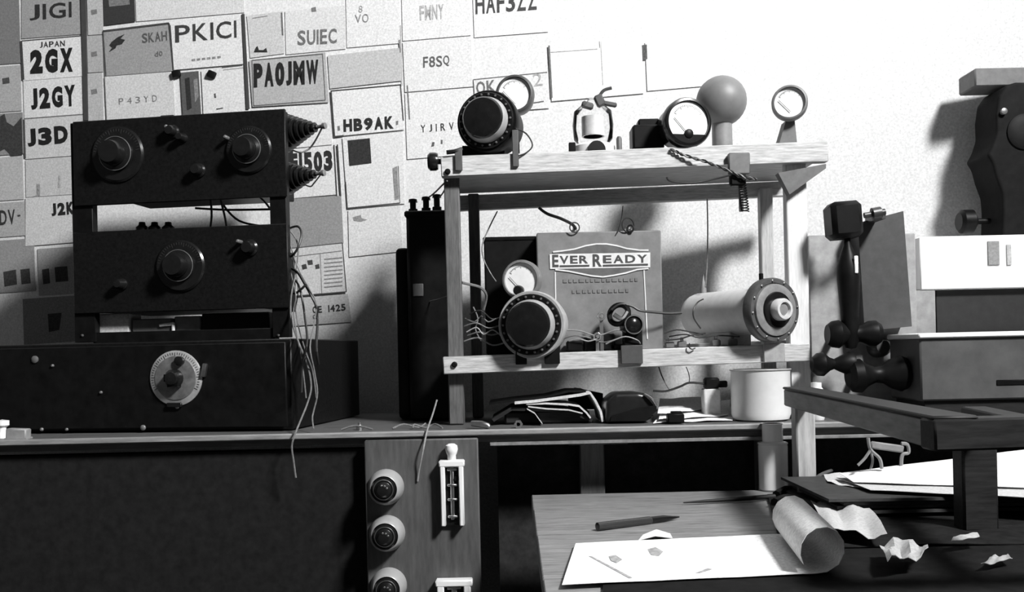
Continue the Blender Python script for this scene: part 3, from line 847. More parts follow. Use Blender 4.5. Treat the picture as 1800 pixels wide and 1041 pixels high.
# ---- drum-shaped parts (big round black components with a ring of studs)
def drum(name, label, px, py, rpx, Y, yaw, pale, shelf_top, feet):
    c = P(px, py, Y); r = rpx * S(Y)
    zb = feet
    t = thing(name, label, 'drum', (c.x, c.y + .03, zb))
    m = facing(yaw, c)
    b = MB(); b.lathe([(r * .80, -.075), (r * .9, -.07), (r * .92, -.022), (r * 1.0, -.018), (r * 1.0, -.002), (r * .97, .002), (r * .84, .002), (0, .001)], m, 48)
    b.build('housing', mat('pale_rim', .42, .35, metal=.2, grain=.1) if pale else BLACK, t)
    b = MB(); b.lathe([(r * .90, .0), (r * .90, .006), (r * .87, .009), (r * .74, .009), (r * .74, 0)], m, 48)
    b.build('stud_ring', BLACK, t)
    for k in range(22):
        a = 2 * PI * k / 22
        b = MB(); b.lathe([(r * .035, 0), (r * .035, .0025), (0, .0035)], m @ Matrix.Translation((r * .815 * math.cos(a), r * .815 * math.sin(a), .009)), 8)
        b.build('stud', mat('dull_stud', .16, .35, metal=.5), t)
    b = MB(); b.lathe([(r * .735, .004), (r * .735, .009), (r * .72, .014), (r * .665, .028), (r * .65, .028), (r * .65, .004)], m, 48)
    b.build('bevel_ring', mat('satin_rim', .40, .4, metal=.15, grain=.08), t)
    b = MB(); b.lathe([(r * .655, .010), (r * .655, .030), (r * .60, .034), (r * .3, .037), (0, .038)], m, 48)
    b.build('face', BAKE, t)
    return t, c, r, m
zs1 = zshelf(855)
t, c, r, m = drum('round_drum', 'large black round drum with bright crescent rim standing on the frame top', 856, 213, 55, .012, math.radians(-14), False, True, zs1)
b = MB(); b.slab([c + Vector((-.046, .035, -.035)), c + Vector((.03, .035, -.04)), c + Vector((.03, .035, zs1 - c.z)), c + Vector((-.058, .035, zs1 - c.z))], (0, 1, 0), .03); b.build('cradle', BLACK, t)
for x, y0, y1, ww in ((806, 262, 300, 13), (906, 228, 293, 11)):
    b = MB(); fbox(b, x - ww / 2, y0, x + ww / 2, y1, -.006, .005, .001); b.build('bracket', mat('bracket_grey', .10, .5, metal=.4), t)
b = MB(); b.tube([P(906, 226, -.004), P(925, 235, .01), P(936, 255, .01), P(926, 268, .0), P(912, 274, -.006)], .0014); b.build('lead', WIREB, t)
b = MB(); b.tube([P(785, 268, -.004), P(800, 266, -.004), P(812, 262, .0)], .004); b.build('terminal_arm', BLACK, t)

zs2 = zshelf(938, .1, False)
t, c, r, m = drum('round_drum', 'black round drum with pale outer rim on the lower shelf before the battery', 934, 571, 60, -.012, math.radians(-13), True, False, zs2)
for x0_, x1_, y0_, y1_ in ((906, 926, 600, 641), (957, 984, 598, 640)):
    b = MB(); fbox(b, x0_, y0_, x1_, y1_, -.008, .007, .001); b.build('foot', BLACK, t)
b = MB(); fbox(b, 900, 606, 985, 630, .004, .012, .002)
b.build('cradle', BLACK, t)

# ---- meters
def meter(label, px, py, rpx, Y, yaw, zb, depth=.05, stand='post', pitch=0.0, dark=True, rimmat=None):
    c = P(px, py, Y); r = rpx * S(Y)
    t = thing('panel_meter', label, 'meter', (c.x, c.y + .02, zb))
    m = facing(yaw, c, pitch)
    b = MB(); b.lathe([(r * .84, -depth), (r * .88, -depth + .003), (r * .88, -.012), (r, -.010), (r, .004), (r * .95, .008), (r * .86, .009), (r * .84, .003), (0, .003)], m, 44)
    b.build('case', rimmat or BAKE, t)
    b = MB(); b.lathe([(r * .835, .0032), (r * .835, .0042), (0, .0042)], m, 44)
    fc = b.build('face', DIAL, t)
    b = MB()
    for k in range(21):
        a = PI * (.18 + .64 * k / 20); l = .07 if k % 5 else .13
        mm = m @ Matrix.Rotation(a, 4, 'Z') @ Matrix.Translation((r * (.70 - l / 2), 0, .0045))
        q = bmesh.new(); bmesh.ops.create_cube(q, size=1); bmesh.ops.scale(q, vec=(r * l, r * .018, .0004), verts=q.verts); b._add(q, mm)
    b.build('scale_marks', ink(.15), fc)
    b = MB(); q = bmesh.new(); bmesh.ops.create_cube(q, size=1); bmesh.ops.scale(q, vec=(r * .95, r * .02, .0006), verts=q.verts)
    b._add(q, m @ Matrix.Translation((0, -r * .5, .006)) @ Matrix.Rotation(2.3, 4, 'Z') @ Matrix.Translation((r * .42, 0, 0)))
    b.build('needle', BLACK, fc)
    if dark:
        b = MB()
        seg = [m @ Vector((r * .84 * math.cos(a), r * .84 * math.sin(a), .0046)) for a in [PI + .62 + (PI - 1.24) * k / 14 for k in range(15)]]
        b.slab(seg, m.to_3x3() @ Vector((0, 0, 1)), .002)
        b.build('mask', BAKE, fc)
        b = MB(); b.lathe([(r * .18, .004), (r * .18, .008), (r * .1, .010), (0, .010)], m @ Matrix.Translation((0, -r * .46, 0)), 18); b.build('zero_screw', BLACK, fc)
    if stand == 'post':
        b = MB(); cc = c + Vector((0, .025, 0))
        b.box((cc.x, cc.y, (zb + cc.z - r * .8) / 2), (.014, .012, cc.z - r * .8 - zb), None, .001)
        b.box((cc.x, cc.y, zb + .004), (.05, .03, .008), None, .002)
        b.build('stand', BLACK, t)
    elif stand == 'wedge':
        b = MB(); cc = c + Vector((0, .012, 0)); zt2 = cc.z - r * .85
        b.slab([(cc.x - .026, cc.y, zb), (cc.x + .018, cc.y, zb), (cc.x + .012, cc.y, zt2), (cc.x - .004, cc.y, zt2 - .002)], (0, 1, 0), .03)
        b.build('stand', mat('stand_grey', .12, .6), t)
    elif stand == 'base':
        b = MB(); cc = c + Vector((0, .03, 0)); b.box((cc.x - .02, cc.y, zb + .006), (.07, .05, .012), None, .003); b.build('stand', BLACK, t)
    return t, c, r, m
GR = mat('grey_rim', .06, .4, grain=.1)
meter('pale faced meter half hidden behind the big black drum', 905, 166, 34, .10, math.radians(-8), zshelf(905), .04, 'post', dark=False, rimmat=GR)
t, c, r, m = meter('black rimmed round meter with dark lower mask on the frame top', 1208, 216, 44, .004, math.radians(12), zshelf(1208, .02), .05, 'base')
b = MB(); fbox(b, 1112, 218, 1168, 262, .04, .05, .004); b.build('rear_box', BLACK, t)
b = MB(); fbox(b, 1122, 208, 1160, 222, .05, .03, .003); b.build('rear_cap', BLACK, t)
meter('small pale meter on a dark wedge stand at the frame top', 1388, 181, 31, .06, math.radians(-16), zshelf(1388, .07), .03, 'wedge', dark=False, rimmat=mat('pale_grey_rim', .16, .5, grain=.1))
t, c, r, m = meter('white faced meter above the pale rimmed drum beside the black box', 917, 492, 35, .045, math.radians(-14), zshelf(917, .06, False), .03, 'post', dark=False, rimmat=mat('silver_rim', .22, .35, metal=.3))
b = MB(); b.lathe([(.009, .003), (.009, .016), (.007, .02), (0, .0205)], facing(math.radians(-14), P(914, 511, .034)), 16); b.build('front_knob', BAKE, t)

# ---- round bulb behind
zb = zshelf(1270, .16)
t = thing('round_bulb', 'grey round globe bulb behind the dark meter on the frame top', 'bulb', (P(1270, 200, .16).x, .16, zb))
c = P(1268, 178, .16); r = 44 * S(.16)
b = MB(); b.lathe([(0, -r)] + [(r * math.sin(PI * k / 16), -r * math.cos(PI * k / 16)) for k in range(1, 16)] + [(0, r)], Matrix.Translation(c), 36); b.build('globe', mat('frosted_globe', .17, .5, grain=.1, scale=20), t)
b = MB(); b.lathe([(r * .62, zb - c.z), (r * .62, zb - c.z + .012), (r * .4, zb - c.z + .016), (r * .4, -r * .8), (0, -r * .8)], Matrix.Translation(c), 28); b.build('base', MIDGREY, t)

# ---- transmitting valve
zb = zshelf(1045, .05)
t = thing('transmitting_valve', 'clear glass transmitting valve in a white ceramic base on the frame top', 'valve', (P(1045, 260, .05).x, .05, zb))
c = P(1043, 255, .05); c.z = zb
k = S(.05)
b = MB(); b.lathe([(26 * k, .035), (34 * k, .045), (36 * k, .07), (33 * k, .095), (22 * k, .105), (10 * k, .112), (8 * k, .118), (0, .119)], Matrix.Translation(c), 36); b.build('glass_bulb', glass(), t)
b = MB(); b.lathe([(20 * k, .05), (20 * k, .085), (17 * k, .085), (17 * k, .05)], Matrix.Translation(c), 24); b.build('anode', mat('anode', .6, .4), t)
b = MB(); b.lathe([(36 * k, 0), (38 * k, .004), (38 * k, .030), (34 * k, .034), (26 * k, .036), (0, .036)], Matrix.Translation(c), 36); bs = b.build('base', CERAMIC, t)
b = MB(); b.lathe([(.016, 0), (.016, .004), (0, .0042)], facing(.12, c + Vector((.002, -38 * k + .001, .018))), 20); b.build('socket_hole', BLACK, bs)
b = MB(); fbox(b, 1000, 250, 1012, 266, .0, .01, .001); b.build('terminal', BLACK, bs)
b = MB()
b.box(c + Vector((-.010, -.01, .104)), (.022, .012, .012), Matrix.Rotation(.3, 4, 'Y'), .003)
b.box(c + Vector((.012, -.01, .112)), (.016, .012, .022), Matrix.Rotation(-.4, 4, 'Y'), .003)
b.box(c + Vector((.028, -.01, .106)), (.030, .009, .008), Matrix.Rotation(.2, 4, 'Y'), .002)
b.tube([c + Vector((.010, -.01, .118)), c + Vector((.020, -.012, .130)), c + Vector((.034, -.012, .134))], .003)
b.build('top_cap', mat('dark_cap', .06, .5), t)
b = MB(); b.lathe([(.005, 0), (.005, .04), (.003, .044), (0, .044)], Matrix.Translation(Vector((P(1088, 240, .03).x, .03, zshelf(1088, .03)))), 12); tag(b.build('stand_off', DARKGREY), 'short dark post between the valve and the dark meter', 'post')

# ---- twisted lead and spring at the frame's corner
sp = thing('spring_clamp', 'dark clamp and hanging spring on the frame top rail', 'clamp', P(1300, 300, -.01))
b = MB(); fbox(b, 1281, 268, 1319, 306, -.012, .011, .002); b.build('clamp_plate', mat('clamp_grey', .14, .5, metal=.3), sp)
b = MB(); fbox(b, 1284, 304, 1312, 326, -.016, .015, .003); b.build('clamp_block', BLACK, sp)
pts = []
for k in range(90):
    a = k * .7
    p = P(1306 + k * .06, 326 + k * .52, -.010)
    pts.append(p + Vector((math.cos(a), math.sin(a), 0)) * .0055)
b = MB(); b.tube(pts, .0011, 5, 1); b.build('spring', BLACK, sp)
b = MB(); fbox(b, 1299, 322, 1307, 372, -.008, .004, .001); b.build('spring_rod', mat('clamp_grey', .14), sp)
tl = thing('twisted_lead', 'twisted two strand lead running from the meter to the clamp', 'wire', P(1250, 290, -.01))
base = [P(1178, 262, -.004), P(1200, 272, -.006), P(1240, 284, -.012), P(1275, 298, -.02), P(1310, 312, -.022), P(1332, 316, -.02)]
for ph in (0, PI):
    pts = []
    for i in range(len(base) - 1):
        for q in range(10):
            u = q / 10; p = base[i].lerp(base[i + 1], u); a = (i * 10 + q) * .9 + ph
            pts.append(p + Vector((0, math.cos(a), math.sin(a))) * .0018)
    b = MB(); b.tube(pts, .0015, 5, 1); b.build('strand', WIREB if ph else WIREG, tl)
b = MB(); b.tube([P(1172, 312, -.004), P(1180, 319, -.008), P(1215, 322, -.012), P(1250, 316, -.014), P(1284, 308, -.02)], .0016)
tag(b.build('wire', WIREB), 'sagging black wire under the twisted lead on the top rail', 'wire')

# ---- battery
zb = zshelf(1055, .08, False)
bt = thing('dry_battery', 'large grey dry battery with a lozenge trade badge inside the frame', 'battery', (P(1055, 600, .06).x, .1, zb))
BY = .055
xl, xr = P(945, 500, BY).x, P(1164, 500, BY).x
zt = P(1055, 407, BY).z
b = MB(); b.box(((xl + xr) / 2, BY + .055, (zb + zt) / 2), (xr - xl, .11, zt - zb), None, .002); b.build('case', mat('battery_card', .17, .7, grain=.12, scale=40), bt)
by = BY - .0008
n = (0, -1, 0)
def bline(a, c, wpx, m_, nm='badge_line'):
    A, B_ = P(*a, by), P(*c, by); d = (B_ - A).normalized(); q = d.cross(Vector(n)).normalized() * wpx * S(BY) / 2
    b = MB(); b.slab([A - q, B_ - q, B_ + q, A + q], n, .0005); return b.build(nm, m_, bt, smooth=False)
up_ = [(972, 443), (990, 441), (1010, 438), (1030, 432), (1048, 429), (1066, 429), (1084, 432), (1102, 437), (1125, 440), (1140, 440)]
dn_ = [(1140, 472), (1120, 474), (1100, 480), (1080, 484), (1060, 487), (1040, 485), (1020, 481), (1000, 477), (976, 474)]
b = MB(); b.slab([P(x, y, by) for x, y in up_ + dn_], n, .0003); b.build('badge', mat('badge_dark', .10, .6, grain=.15), bt, smooth=False)
by = BY - .0013
pal = mat('badge_white', .66, .6, grain=.08)
for L in (up_, dn_):
    for i in range(len(L) - 1):
        bline(L[i], L[i + 1], 2.6, pal)
b = MB(); b.slab([P(x, y, by) for x, y in ((966, 447), (1143, 444), (1143, 470), (967, 473))], n, .0005); b.build('banner', pal, bt, smooth=False)
by = BY - .0022
ik = mat('badge_ink', .05, .6, grain=.15)
b = MB()
def blet(s_, x0, x1, yb_, h):
    A, B_ = P(x0, yb_, by), P(x1, yb_ - .017 * (x1 - x0), by)
    lettering(b, s_, A, B_, Vector((0, 0, h * S(BY))), .03)
blet('E', 971, 982, 470, 22); blet('VER', 984, 1034, 464, 14); blet('R', 1042, 1058, 469, 22); blet('EADY', 1060, 1138, 463, 14)
b.build('lettering', ik, bt, smooth=False)
bline((984, 468), (1036, 467), 3, ik); bline((1060, 467), (1139, 465), 3, ik)
by = BY - .0008
for a, c, w_ in (((976, 478), (978, 598), 2), ((1132, 475), (1138, 596), 2)):
    bline(a, c, w_, pal, 'label_line')
for yy, x0_, x1_ in ((494, 990, 1124), (513, 1006, 1104)):
    x = x0_
    while x < x1_:
        l = random.choice((5, 7, 9))
        bline((x, yy - (x - 990) * .02), (x + l, yy - (x + l - 990) * .02), 6, mat('faded_print', .15, .7), 'faded_print')
        x += l + 3
for px, py in ((1010, 403), (1105, 401)):
    c = P(px, py, BY + .02); c.z = zt
    b = MB(); b.lathe([(.006, 0), (.006, .006), (.0035, .007), (.0035, .012), (0, .013)], along((0, 0, 1), c), 12); b.build('terminal', STEEL, bt)
bx = thing('wire_pair', 'twisted black lead reaching the battery terminal from the top rail', 'wire', P(980, 390, .06))
b = MB(); b.tube([P(948, 366, .1), P(962, 376, .08), P(985, 384, .06), P(1005, 394, .06), P(1012, 402, .07)], .0028); b.build('strand', WIREB, bx)
b = MB(); b.ring(.009, .0012, facing(.2, P(1010, 400, .05)), 18, 6); b.build('loop', WIREB, bx)
bx = thing('wire_loop', 'thin wire loop standing on the right battery terminal', 'wire', P(1106, 400, .05))
b = MB(); b.ring(.013, .0013, facing(.5, P(1104, 396, .055)), 20, 6); b.ring(.006, .0018, facing(-.4, P(1108, 402, .052)), 16, 6); b.build('loop', WIREB, bx)
b = MB(); b.tube([P(1095, 362, .1), P(1092, 385, .08), P(1085, 410, .05)], .0009); b.build('tail', WIREB, bx)

# ---- black box left of the battery
zb = zshelf(897, .1, False)
xl, xr = P(852, 500, .10).x, P(943, 500, .10).x
zt = P(897, 417, .10).z
t = thing('black_box', 'plain black box left of the grey battery inside the frame', 'box', ((xl + xr) / 2, .14, zb))
b = MB(); b.box(((xl + xr) / 2, .145, (zb + zt) / 2), (xr - xl, .09, zt - zb), None, .003); b.build('case', BLACK, t)
b = MB(); b.box(((xl + xr) / 2, .145, zt - .003), (xr - xl + .004, .094, .008), None, .002); b.build('lid', BAKE, t)
# jumble of small wiring on the lower shelf
def wire(lab, pts, r_, mt, group=None):
    b = MB(); b.tube([P(*q) for q in pts], r_)
    return tag(b.build('wire', mt), lab, 'wire', group)
wire('thin wire from the top rail past the black box corner', [(874, 372, .15), (860, 400, .1), (848, 430, .08), (850, 455, .06), (862, 480, .06), (872, 495, .05)], .0013, WIREG)
wire('pale bent wire crossing behind the left post', [(812, 497, .04), (825, 500, .05), (845, 506, .06), (855, 520, .07), (850, 545, .08)], .0026, WIREG)
wire('thin grey wire sagging from the transformer to the left post', [(728, 545, .18), (750, 532, .15), (775, 525, .1), (800, 515, .06)], .0011, WIREG)
for k, (x0_, y0_, x1_, y1_, lb, mt) in enumerate(((822, 590, 884, 584, 'grey wire lying low left of the pale rimmed drum', WIREG), (816, 574, 880, 572, 'upper grey wire left of the pale rimmed drum', WIREG), (826, 552, 884, 556, 'dark wire curling beside the black box base', WIREB), (816, 600, 890, 602, 'pale wire along the lower rail left of the drum', WIREW))):
    wire(lb, [(x0_, y0_, .05), ((x0_ * 2 + x1_) / 3, y0_ - 6, .04), ((x0_ + 2 * x1_) / 3, y1_ + 5, .05), (x1_, y1_, .05)], .0014, mt)
# rheostat with black lens-like knob in front of the battery
t = thing('rheostat', 'small black knobbed rheostat clamped to the lower rail before the battery', 'rheostat', P(1110, 605, .01))
c = P(1113, 571, -.004); m = facing(.15, c)
b = MB(); b.lathe([(.017, -.03), (.0175, 0), (.0175, .004), (.015, .006), (.013, .003), (.009, .006), (0, .008)], m, 32); b.build('knob', BAKE, t)
b = MB(); b.ring(.0158, .0011, m @ Matrix.Translation((0, 0, .005)), 32, 6); b.build('knob_rim', mat('worn_rim', .3), t)
b = MB(); b.box(c + Vector((0, .016, -.03)), (.034, .02, .05), None, .003); b.build('body', BLACK, t)
b = MB(); fbox(b, 1092, 607, 1130, 640, -.008, .007, .001); b.build('clamp', mat('clamp_dark', .07, .55, metal=.2), t)
c2 = P(1088, 553, .012)
b = MB(); b.ring(.018, .005, facing(-.5, c2, .3), 24, 8); b.build('coil_ring', BLACK, t)
b = MB(); b.tube([c2 + Vector((-.01, -.01, 0)), c2 + Vector((.004, -.012, -.008)), c2 + Vector((.014, -.01, .004))], .004); b.build('contact_arm', STEEL, t)
for k, (px, py, lb) in enumerate(((1057, 556, 'ring terminal left of the rheostat coil'), (1050, 592, 'lower ring terminal on the shelf left of the rheostat'))):
    b = MB(); b.ring(.006, .0016, facing(.2, P(px, py, .005)), 18, 6); b.lathe([(.003, -.02), (.003, .004), (0, .004)], facing(.2, P(px, py, .005)), 10)
    b.box((P(px, py, .012).x, .013, (P(px, py, .012).z - .006 + zshelf(px, .012, False)) / 2), (.006, .006, max(.004, P(px, py, .012).z - .004 - zshelf(px, .012, False))))
    tag(b.build('ring_terminal', STEEL), lb, 'terminal')
for k, (pts, mt, lb) in enumerate((
    ([(990, 596, .02), (1010, 590, .01), (1040, 595, .01), (1060, 602, .01), (1085, 596, .0)], WIREG, 'grey wire curving along the shelf before the battery'),
    ([(995, 580, .03), (1020, 582, .02), (1045, 590, .01), (1060, 588, .01), (1085, 580, .0), (1100, 584, .0)], WIREW, 'pale wire between the drum and the rheostat'),
    ([(1065, 605, .0), (1080, 598, -.004), (1100, 592, -.006), (1120, 598, -.004), (1125, 604, .0)], WIREW, 'short pale wire under the rheostat knob'),
    ([(1075, 545, .01), (1090, 535, .01), (1110, 538, .01), (1125, 546, .01), (1150, 549, .02), (1175, 551, .03), (1198, 550, .04)], WIREB, 'thick black lead running right from the rheostat'),
    ([(1168, 586, .02), (1190, 580, .02), (1215, 584, .02), (1235, 588, .03)], WIREB, 'thin black wire right of the battery base'),
    ([(1170, 598, .02), (1195, 596, .02), (1215, 590, .02), (1240, 586, .03)], WIREB, 'lower black wire right of the battery base'),
    ([(1232, 578, .02), (1220, 560, .02), (1219, 545, .02), (1226, 532, .03), (1236, 526, .05)], WIREB, 'curved wire at the left end of the pale motor'),
    ([(1240, 505, .12), (1243, 460, .15), (1244, 400, .18), (1243, 350, .2)], WIREG, 'hairline wire rising from the pale motor to the top rail'))):
    wire(lb, pts, .0024 if 'thick' in lb else .0013, mt)
for k, (pts, mt, lb) in enumerate((
    ([(818, 560, .06), (834, 566, .05), (846, 556, .05), (858, 566, .05), (872, 560, .05)], WIREG, 'kinked grey wire between the left post and the drum'),
    ([(820, 584, .03), (838, 576, .03), (850, 588, .03), (866, 580, .03), (882, 592, .03)], WIREW, 'pale kinked wire low beside the drum'),
    ([(832, 540, .08), (840, 560, .07), (836, 580, .06), (846, 600, .05)], WIREG, 'upright grey wire behind the left post'),
    ([(1000, 600, .01), (1018, 596, .0), (1034, 600, .0), (1050, 596, .0)], WIREW, 'short pale wire on the rail right of the drum'),
    ([(1176, 592, .03), (1205, 588, .02), (1230, 594, .02), (1262, 590, .02), (1300, 592, .03)], WIREB, 'long black wire under the pale motor'),
    ([(1212, 604, -.004), (1211, 610, -.006), (1216, 614, -.006), (1222, 612, -.004)], WIREB, 'tiny hooked wire on the lower rail'))):
    wire(lb, pts, .0012, mt)
b = MB()
for (px, py, w_, h_) in ((1010, 590, .03, .02), (1038, 585, .026, .026), (1066, 580, .03, .03), (1085, 596, .03, .012)):
    p = P(px, py, .03); zz = zshelf(px, .03, False)
    b.box((p.x, .035, zz + h_ / 2), (w_, .03, h_), None, .003)
tag(b.build('terminal_strip', BLACK), 'low black terminal strip on the shelf before the battery', 'terminal strip')
for px in (1178, 1200, 1260, 1290):
    p = P(px, 590, .02); zz = zshelf(px, .02, False)
    b = MB(); b.box((p.x, .03, zz + .006), (.016, .012, .012), None, .002); b.lathe([(.003, .012), (.003, .018), (0, .019)], Matrix.Translation((p.x, .03, zz)), 10)
    tag(b.build('terminal_block', mat('terminal_brown', .12, .5)), {1178: 'tiny terminal block just right of the battery', 1200: 'second tiny terminal block right of the battery', 1260: 'tiny terminal block below the pale motor barrel', 1290: 'tiny terminal block nearest the motor flange'}[px], 'terminal')

# ---- pale motor with big round end flange
zb = zshelf(1330, .08, False)
c = P(1362, 545, -.022); yaw = math.radians(27)
t = thing('motor', 'pale barrelled motor with big dark ringed end flange on the lower shelf', 'motor', (c.x - .04, .06, zb))
m = facing(yaw, c)
r = 57 * S(-.02)
b = MB(); b.lathe([(.036, -.22), (.040, -.215), (.042, -.205), (.042, -.012), (.0, -.012)], m, 40); b.build('barrel', mat('pale_barrel', .62, .5, grain=.06), t)
b = MB(); b.lathe([(r * .9, -.022), (r, -.018), (r, -.002), (r * .96, .001), (r * .84, .001), (r * .82, -.003), (0, -.003)], m, 48); fg = b.build('flange', mat('dark_flange', .07, .4, grain=.2), t)
b = MB(); b.lathe([(r * .82, -.003), (r * .80, .004), (r * .66, .006), (r * .55, .006), (0, .006)], m, 48); b.build('dial_ring', mat('satin_grey', .30, .35, metal=.35, grain=.15), fg)
b = MB(); b.lathe([(r * .56, .006), (r * .54, .009), (r * .4, .010), (0, .010)], m, 40); b.build('dark_disc', BAKE, fg)
b = MB(); b.lathe([(r * .34, .008), (r * .34, .022), (r * .30, .026), (r * .22, .026), (r * .20, .020), (0, .020)], m, 32); b.build('hub', mat('bright_hub', .62, .35, metal=.15), fg)
b = MB(); b.lathe([(r * .17, .019), (r * .17, .022), (0, .023)], m, 24); b.build('hub_cap', MIDGREY, fg)
for k in range(12):
    a = 2 * PI * k / 12 + .1
    b = MB(); b.lathe([(r * .035, 0), (r * .035, .003), (0, .004)], m @ Matrix.Translation((r * .90 * math.cos(a), r * .90 * math.sin(a), .0)), 8); b.build('bolt', STEEL, fg)
b = MB(); fbox(b, 1343, 604, 1380, 637, -.008, .007, .001); b.build('foot', mat('foot_grey', .35, .5, grain=.15), t)
b = MB(); p = m @ Vector((0, 0, -.12)); b.box((p.x, p.y, (zb + p.z - .036) / 2), (.05, .06, max(.004, p.z - .034 - zb)), Matrix.Rotation(yaw, 4, 'Z'), .002); b.build('cradle', LIGHTGREY, t)
b = MB(); b.lathe([(.006, 0), (.006, .014), (.0025, .03), (.001, .042), (0, .042)], along((0, 0, 1), m @ Vector((-.0, 0, -.195)) + Vector((0, 0, .036))), 12); b.build('oiler', MIDGREY, t)
b = MB(); b.lathe([(.004, 0), (.004, .012), (0, .013)], along((0, 0, 1), c + Vector((-.02, .01, r * .93))), 10); b.build('terminal', BLACK, t)

# ================================================================= things on the bench
def zb_at(px, Y):
    p = P(px, 740, Y); return Vector((p.x, Y, BZ))
# folded papers
fp = thing('paper_bundle', 'bundle of folded papers with pale page edges lying on the bench', 'papers', zb_at(970, .02))
def bent(name, mt, parent, prof, y0, y1, th):
    rows = [[(x, y0, z) for x, z in prof], [(x, y1, z) for x, z in prof]]
    b = MB(); b.sheet(rows[::-1], th); return b.build(name, mt, parent)
def pp(L, Y):
    return [(P(x, y, Y).x, P(x, y, Y).z) for x, y in L]
bent('folded_sheet', paper(.6), fp, pp([(905, 711), (940, 708), (985, 702), (1020, 697), (1037, 693), (1045, 706), (1054, 724), (1058, 742)], -.02), -.02, .10, .004)
bent('folded_sheet', paper(.6), fp, pp([(925, 712), (960, 711), (1000, 713), (1018, 716), (1030, 727), (1037, 736)], -.018), -.018, .10, .003)
bent('folded_sheet', paper(.55), fp, pp([(928, 716), (960, 720), (1000, 722), (1024, 728)], -.018), -.018, .10, .002)
bent('dark_cover', BLACK, fp, pp([(860, 712), (900, 706), (960, 700), (1000, 690), (1030, 690)], .0), .0, .13, .003)
bent('dark_cover', DARK, fp, pp([(868, 742), (900, 722), (960, 724), (1010, 730), (1040, 742)], -.012), -.012, .12, .006)
bent('open_leaf', paper(.45), fp, pp([(926, 720), (940, 728), (953, 746)], -.04), -.04, .03, .001)
b = MB(); b.box(zb_at(960, .05) + Vector((0, 0, .012)), (.15, .10, .024), None, .004); b.build('book_block', DARK, fp)
# black leather case
cs = thing('leather_case', 'shiny black leather case with rounded end on the bench', 'case', zb_at(1100, .02))
b = MB()
cx = P(1100, 716, -.01)
prof = [(-.038, .0), (-.036, .038), (-.02, .052), (.02, .052), (.045, .046), (.052, .028), (.045, .008), (.03, .0)]
b.slab([(cx.x + x, -.03, BZ + z + .001) for x, z in prof], (0, 1, 0), .09)
bmesh.ops.bevel(b.bm, geom=b.bm.edges[:], offset=.008, segments=3, profile=.6, affect='EDGES')
b.build('body', mat('black_leather', .012, .28, grain=.2, bump=.1, spec=.4), cs)
b = MB(); b.slab([(cx.x + x, -.036, BZ + z + .001) for x, z in [(-.03, .004), (.03, .003), (.05, .02), (.05, .03), (.02, .026), (-.028, .012)]], (0, 1, 0), .012); b.build('flap', BLACK, cs)
b = MB(); b.tube([(cx.x + .03, -.032, BZ + .05), (cx.x + .042, -.036, BZ + .042), (cx.x + .05, -.034, BZ + .03)], .0024); b.build('buckle_edge', STEEL, cs)
b = MB(); b.slab([P(1000, 692, .14), P(1012, 682, .14), P(1040, 688, .14), P(1060, 692, .14), P(1060, 720, .14), P(1000, 720, .14)], (0, 1, 0), .03); b.build('back_flap', BLACK, cs)
# loose white sheets
for k, (q, lf, lb) in enumerate((
    (((1148, 744), (1288, 739), (1292, 716), (1170, 722)), (.001, .001, .012, .006), 'lowest white sheet on the bench left of the white jar'),
    (((1158, 738), (1280, 731), (1284, 704), (1165, 712)), (.006, .006, .022, .016), 'upper white sheet on the pile beside the leather case'),
    (((1156, 728), (1245, 720), (1278, 696), (1160, 702)), (.014, .014, .034, .028), 'topmost loose white sheet below the black plug'))):
    pts = [PZ(x, y, BZ + .001 + l) for (x, y), l in zip(q, (lf[0], lf[1], lf[2], lf[3]))]
    rows = []
    for i in range(5):
        a = pts[0].lerp(pts[3], i / 4); c = pts[1].lerp(pts[2], i / 4)
        rows.append([a.lerp(c, j / 6) + Vector((0, 0, .002 * math.sin(j * 1.1 + k + i * .8) ** 2)) for j in range(7)])
    b = MB(); b.sheet(rows, .0006)
    tag(b.build('paper_sheet', paper(.78)), lb, 'paper')
p = zb_at(1187, -.06)
b = MB(); b.box(p + Vector((0, 0, .010)), (.028, .02, .016), None, .002); b.box(p + Vector((.002, 0, .0195)), (.018, .014, .004), None, .001); tag(b.build('switch_block', BLACK), 'small black switch block near the bench edge by the sheets', 'switch')
pl = thing('plug', 'small black plug on a black cord left of the white jar', 'plug', zb_at(1252, .03))
c = P(1252, 674, .02)
b = MB(); b.box(c + Vector((0, .008, 0)), (.026, .02, .020), None, .003); b.box(c + Vector((.02, .008, -.002)), (.016, .012, .012), None, .002); b.build('plug_body', BLACK, pl)
b = MB(); b.tube([P(1148, 687, .02), P(1170, 688, .02), P(1195, 680, .02), P(1212, 673, .02), P(1240, 675, .025)], .002); b.build('cord', WIREB, pl)
b = MB(); b.box(((c.x), .034, (BZ + c.z - .01) / 2), (.03, .03, c.z - .01 - BZ), None, .002); b.build('plug_block', mat('pale_block', .6, .7), pl)
wire('thin upright wire bent above the leather case cord', [(1158, 645, .03), (1163, 660, .03), (1170, 674, .025), (1177, 686, .022)], .0012, WIREB)
wire('second thin upright wire left of the plug', [(1206, 645, .03), (1210, 655, .03), (1212, 666, .03), (1211, 674, .022)], .0008, WIREB)
# white mug
t = thing('china_jar', 'wide white china jar standing on the bench under the motor', 'jar', zb_at(1338, -.02))
c = zb_at(1338, -.02); k = S(-.02)
b = MB(); b.lathe([(40 * k, .0), (48 * k, .003), (51 * k, .012), (51 * k, .086), (52 * k, .088), (50 * k, .088), (49 * k, .012), (0, .008)], Matrix.Translation(c), 40); b.build('body', CERAMIC, t)
b = MB(); b.ring(52 * k, .0012, Matrix.Translation(c + Vector((0, 0, .088))), 40, 6); b.build('rim', mat('mug_rim', .4, .4), t)
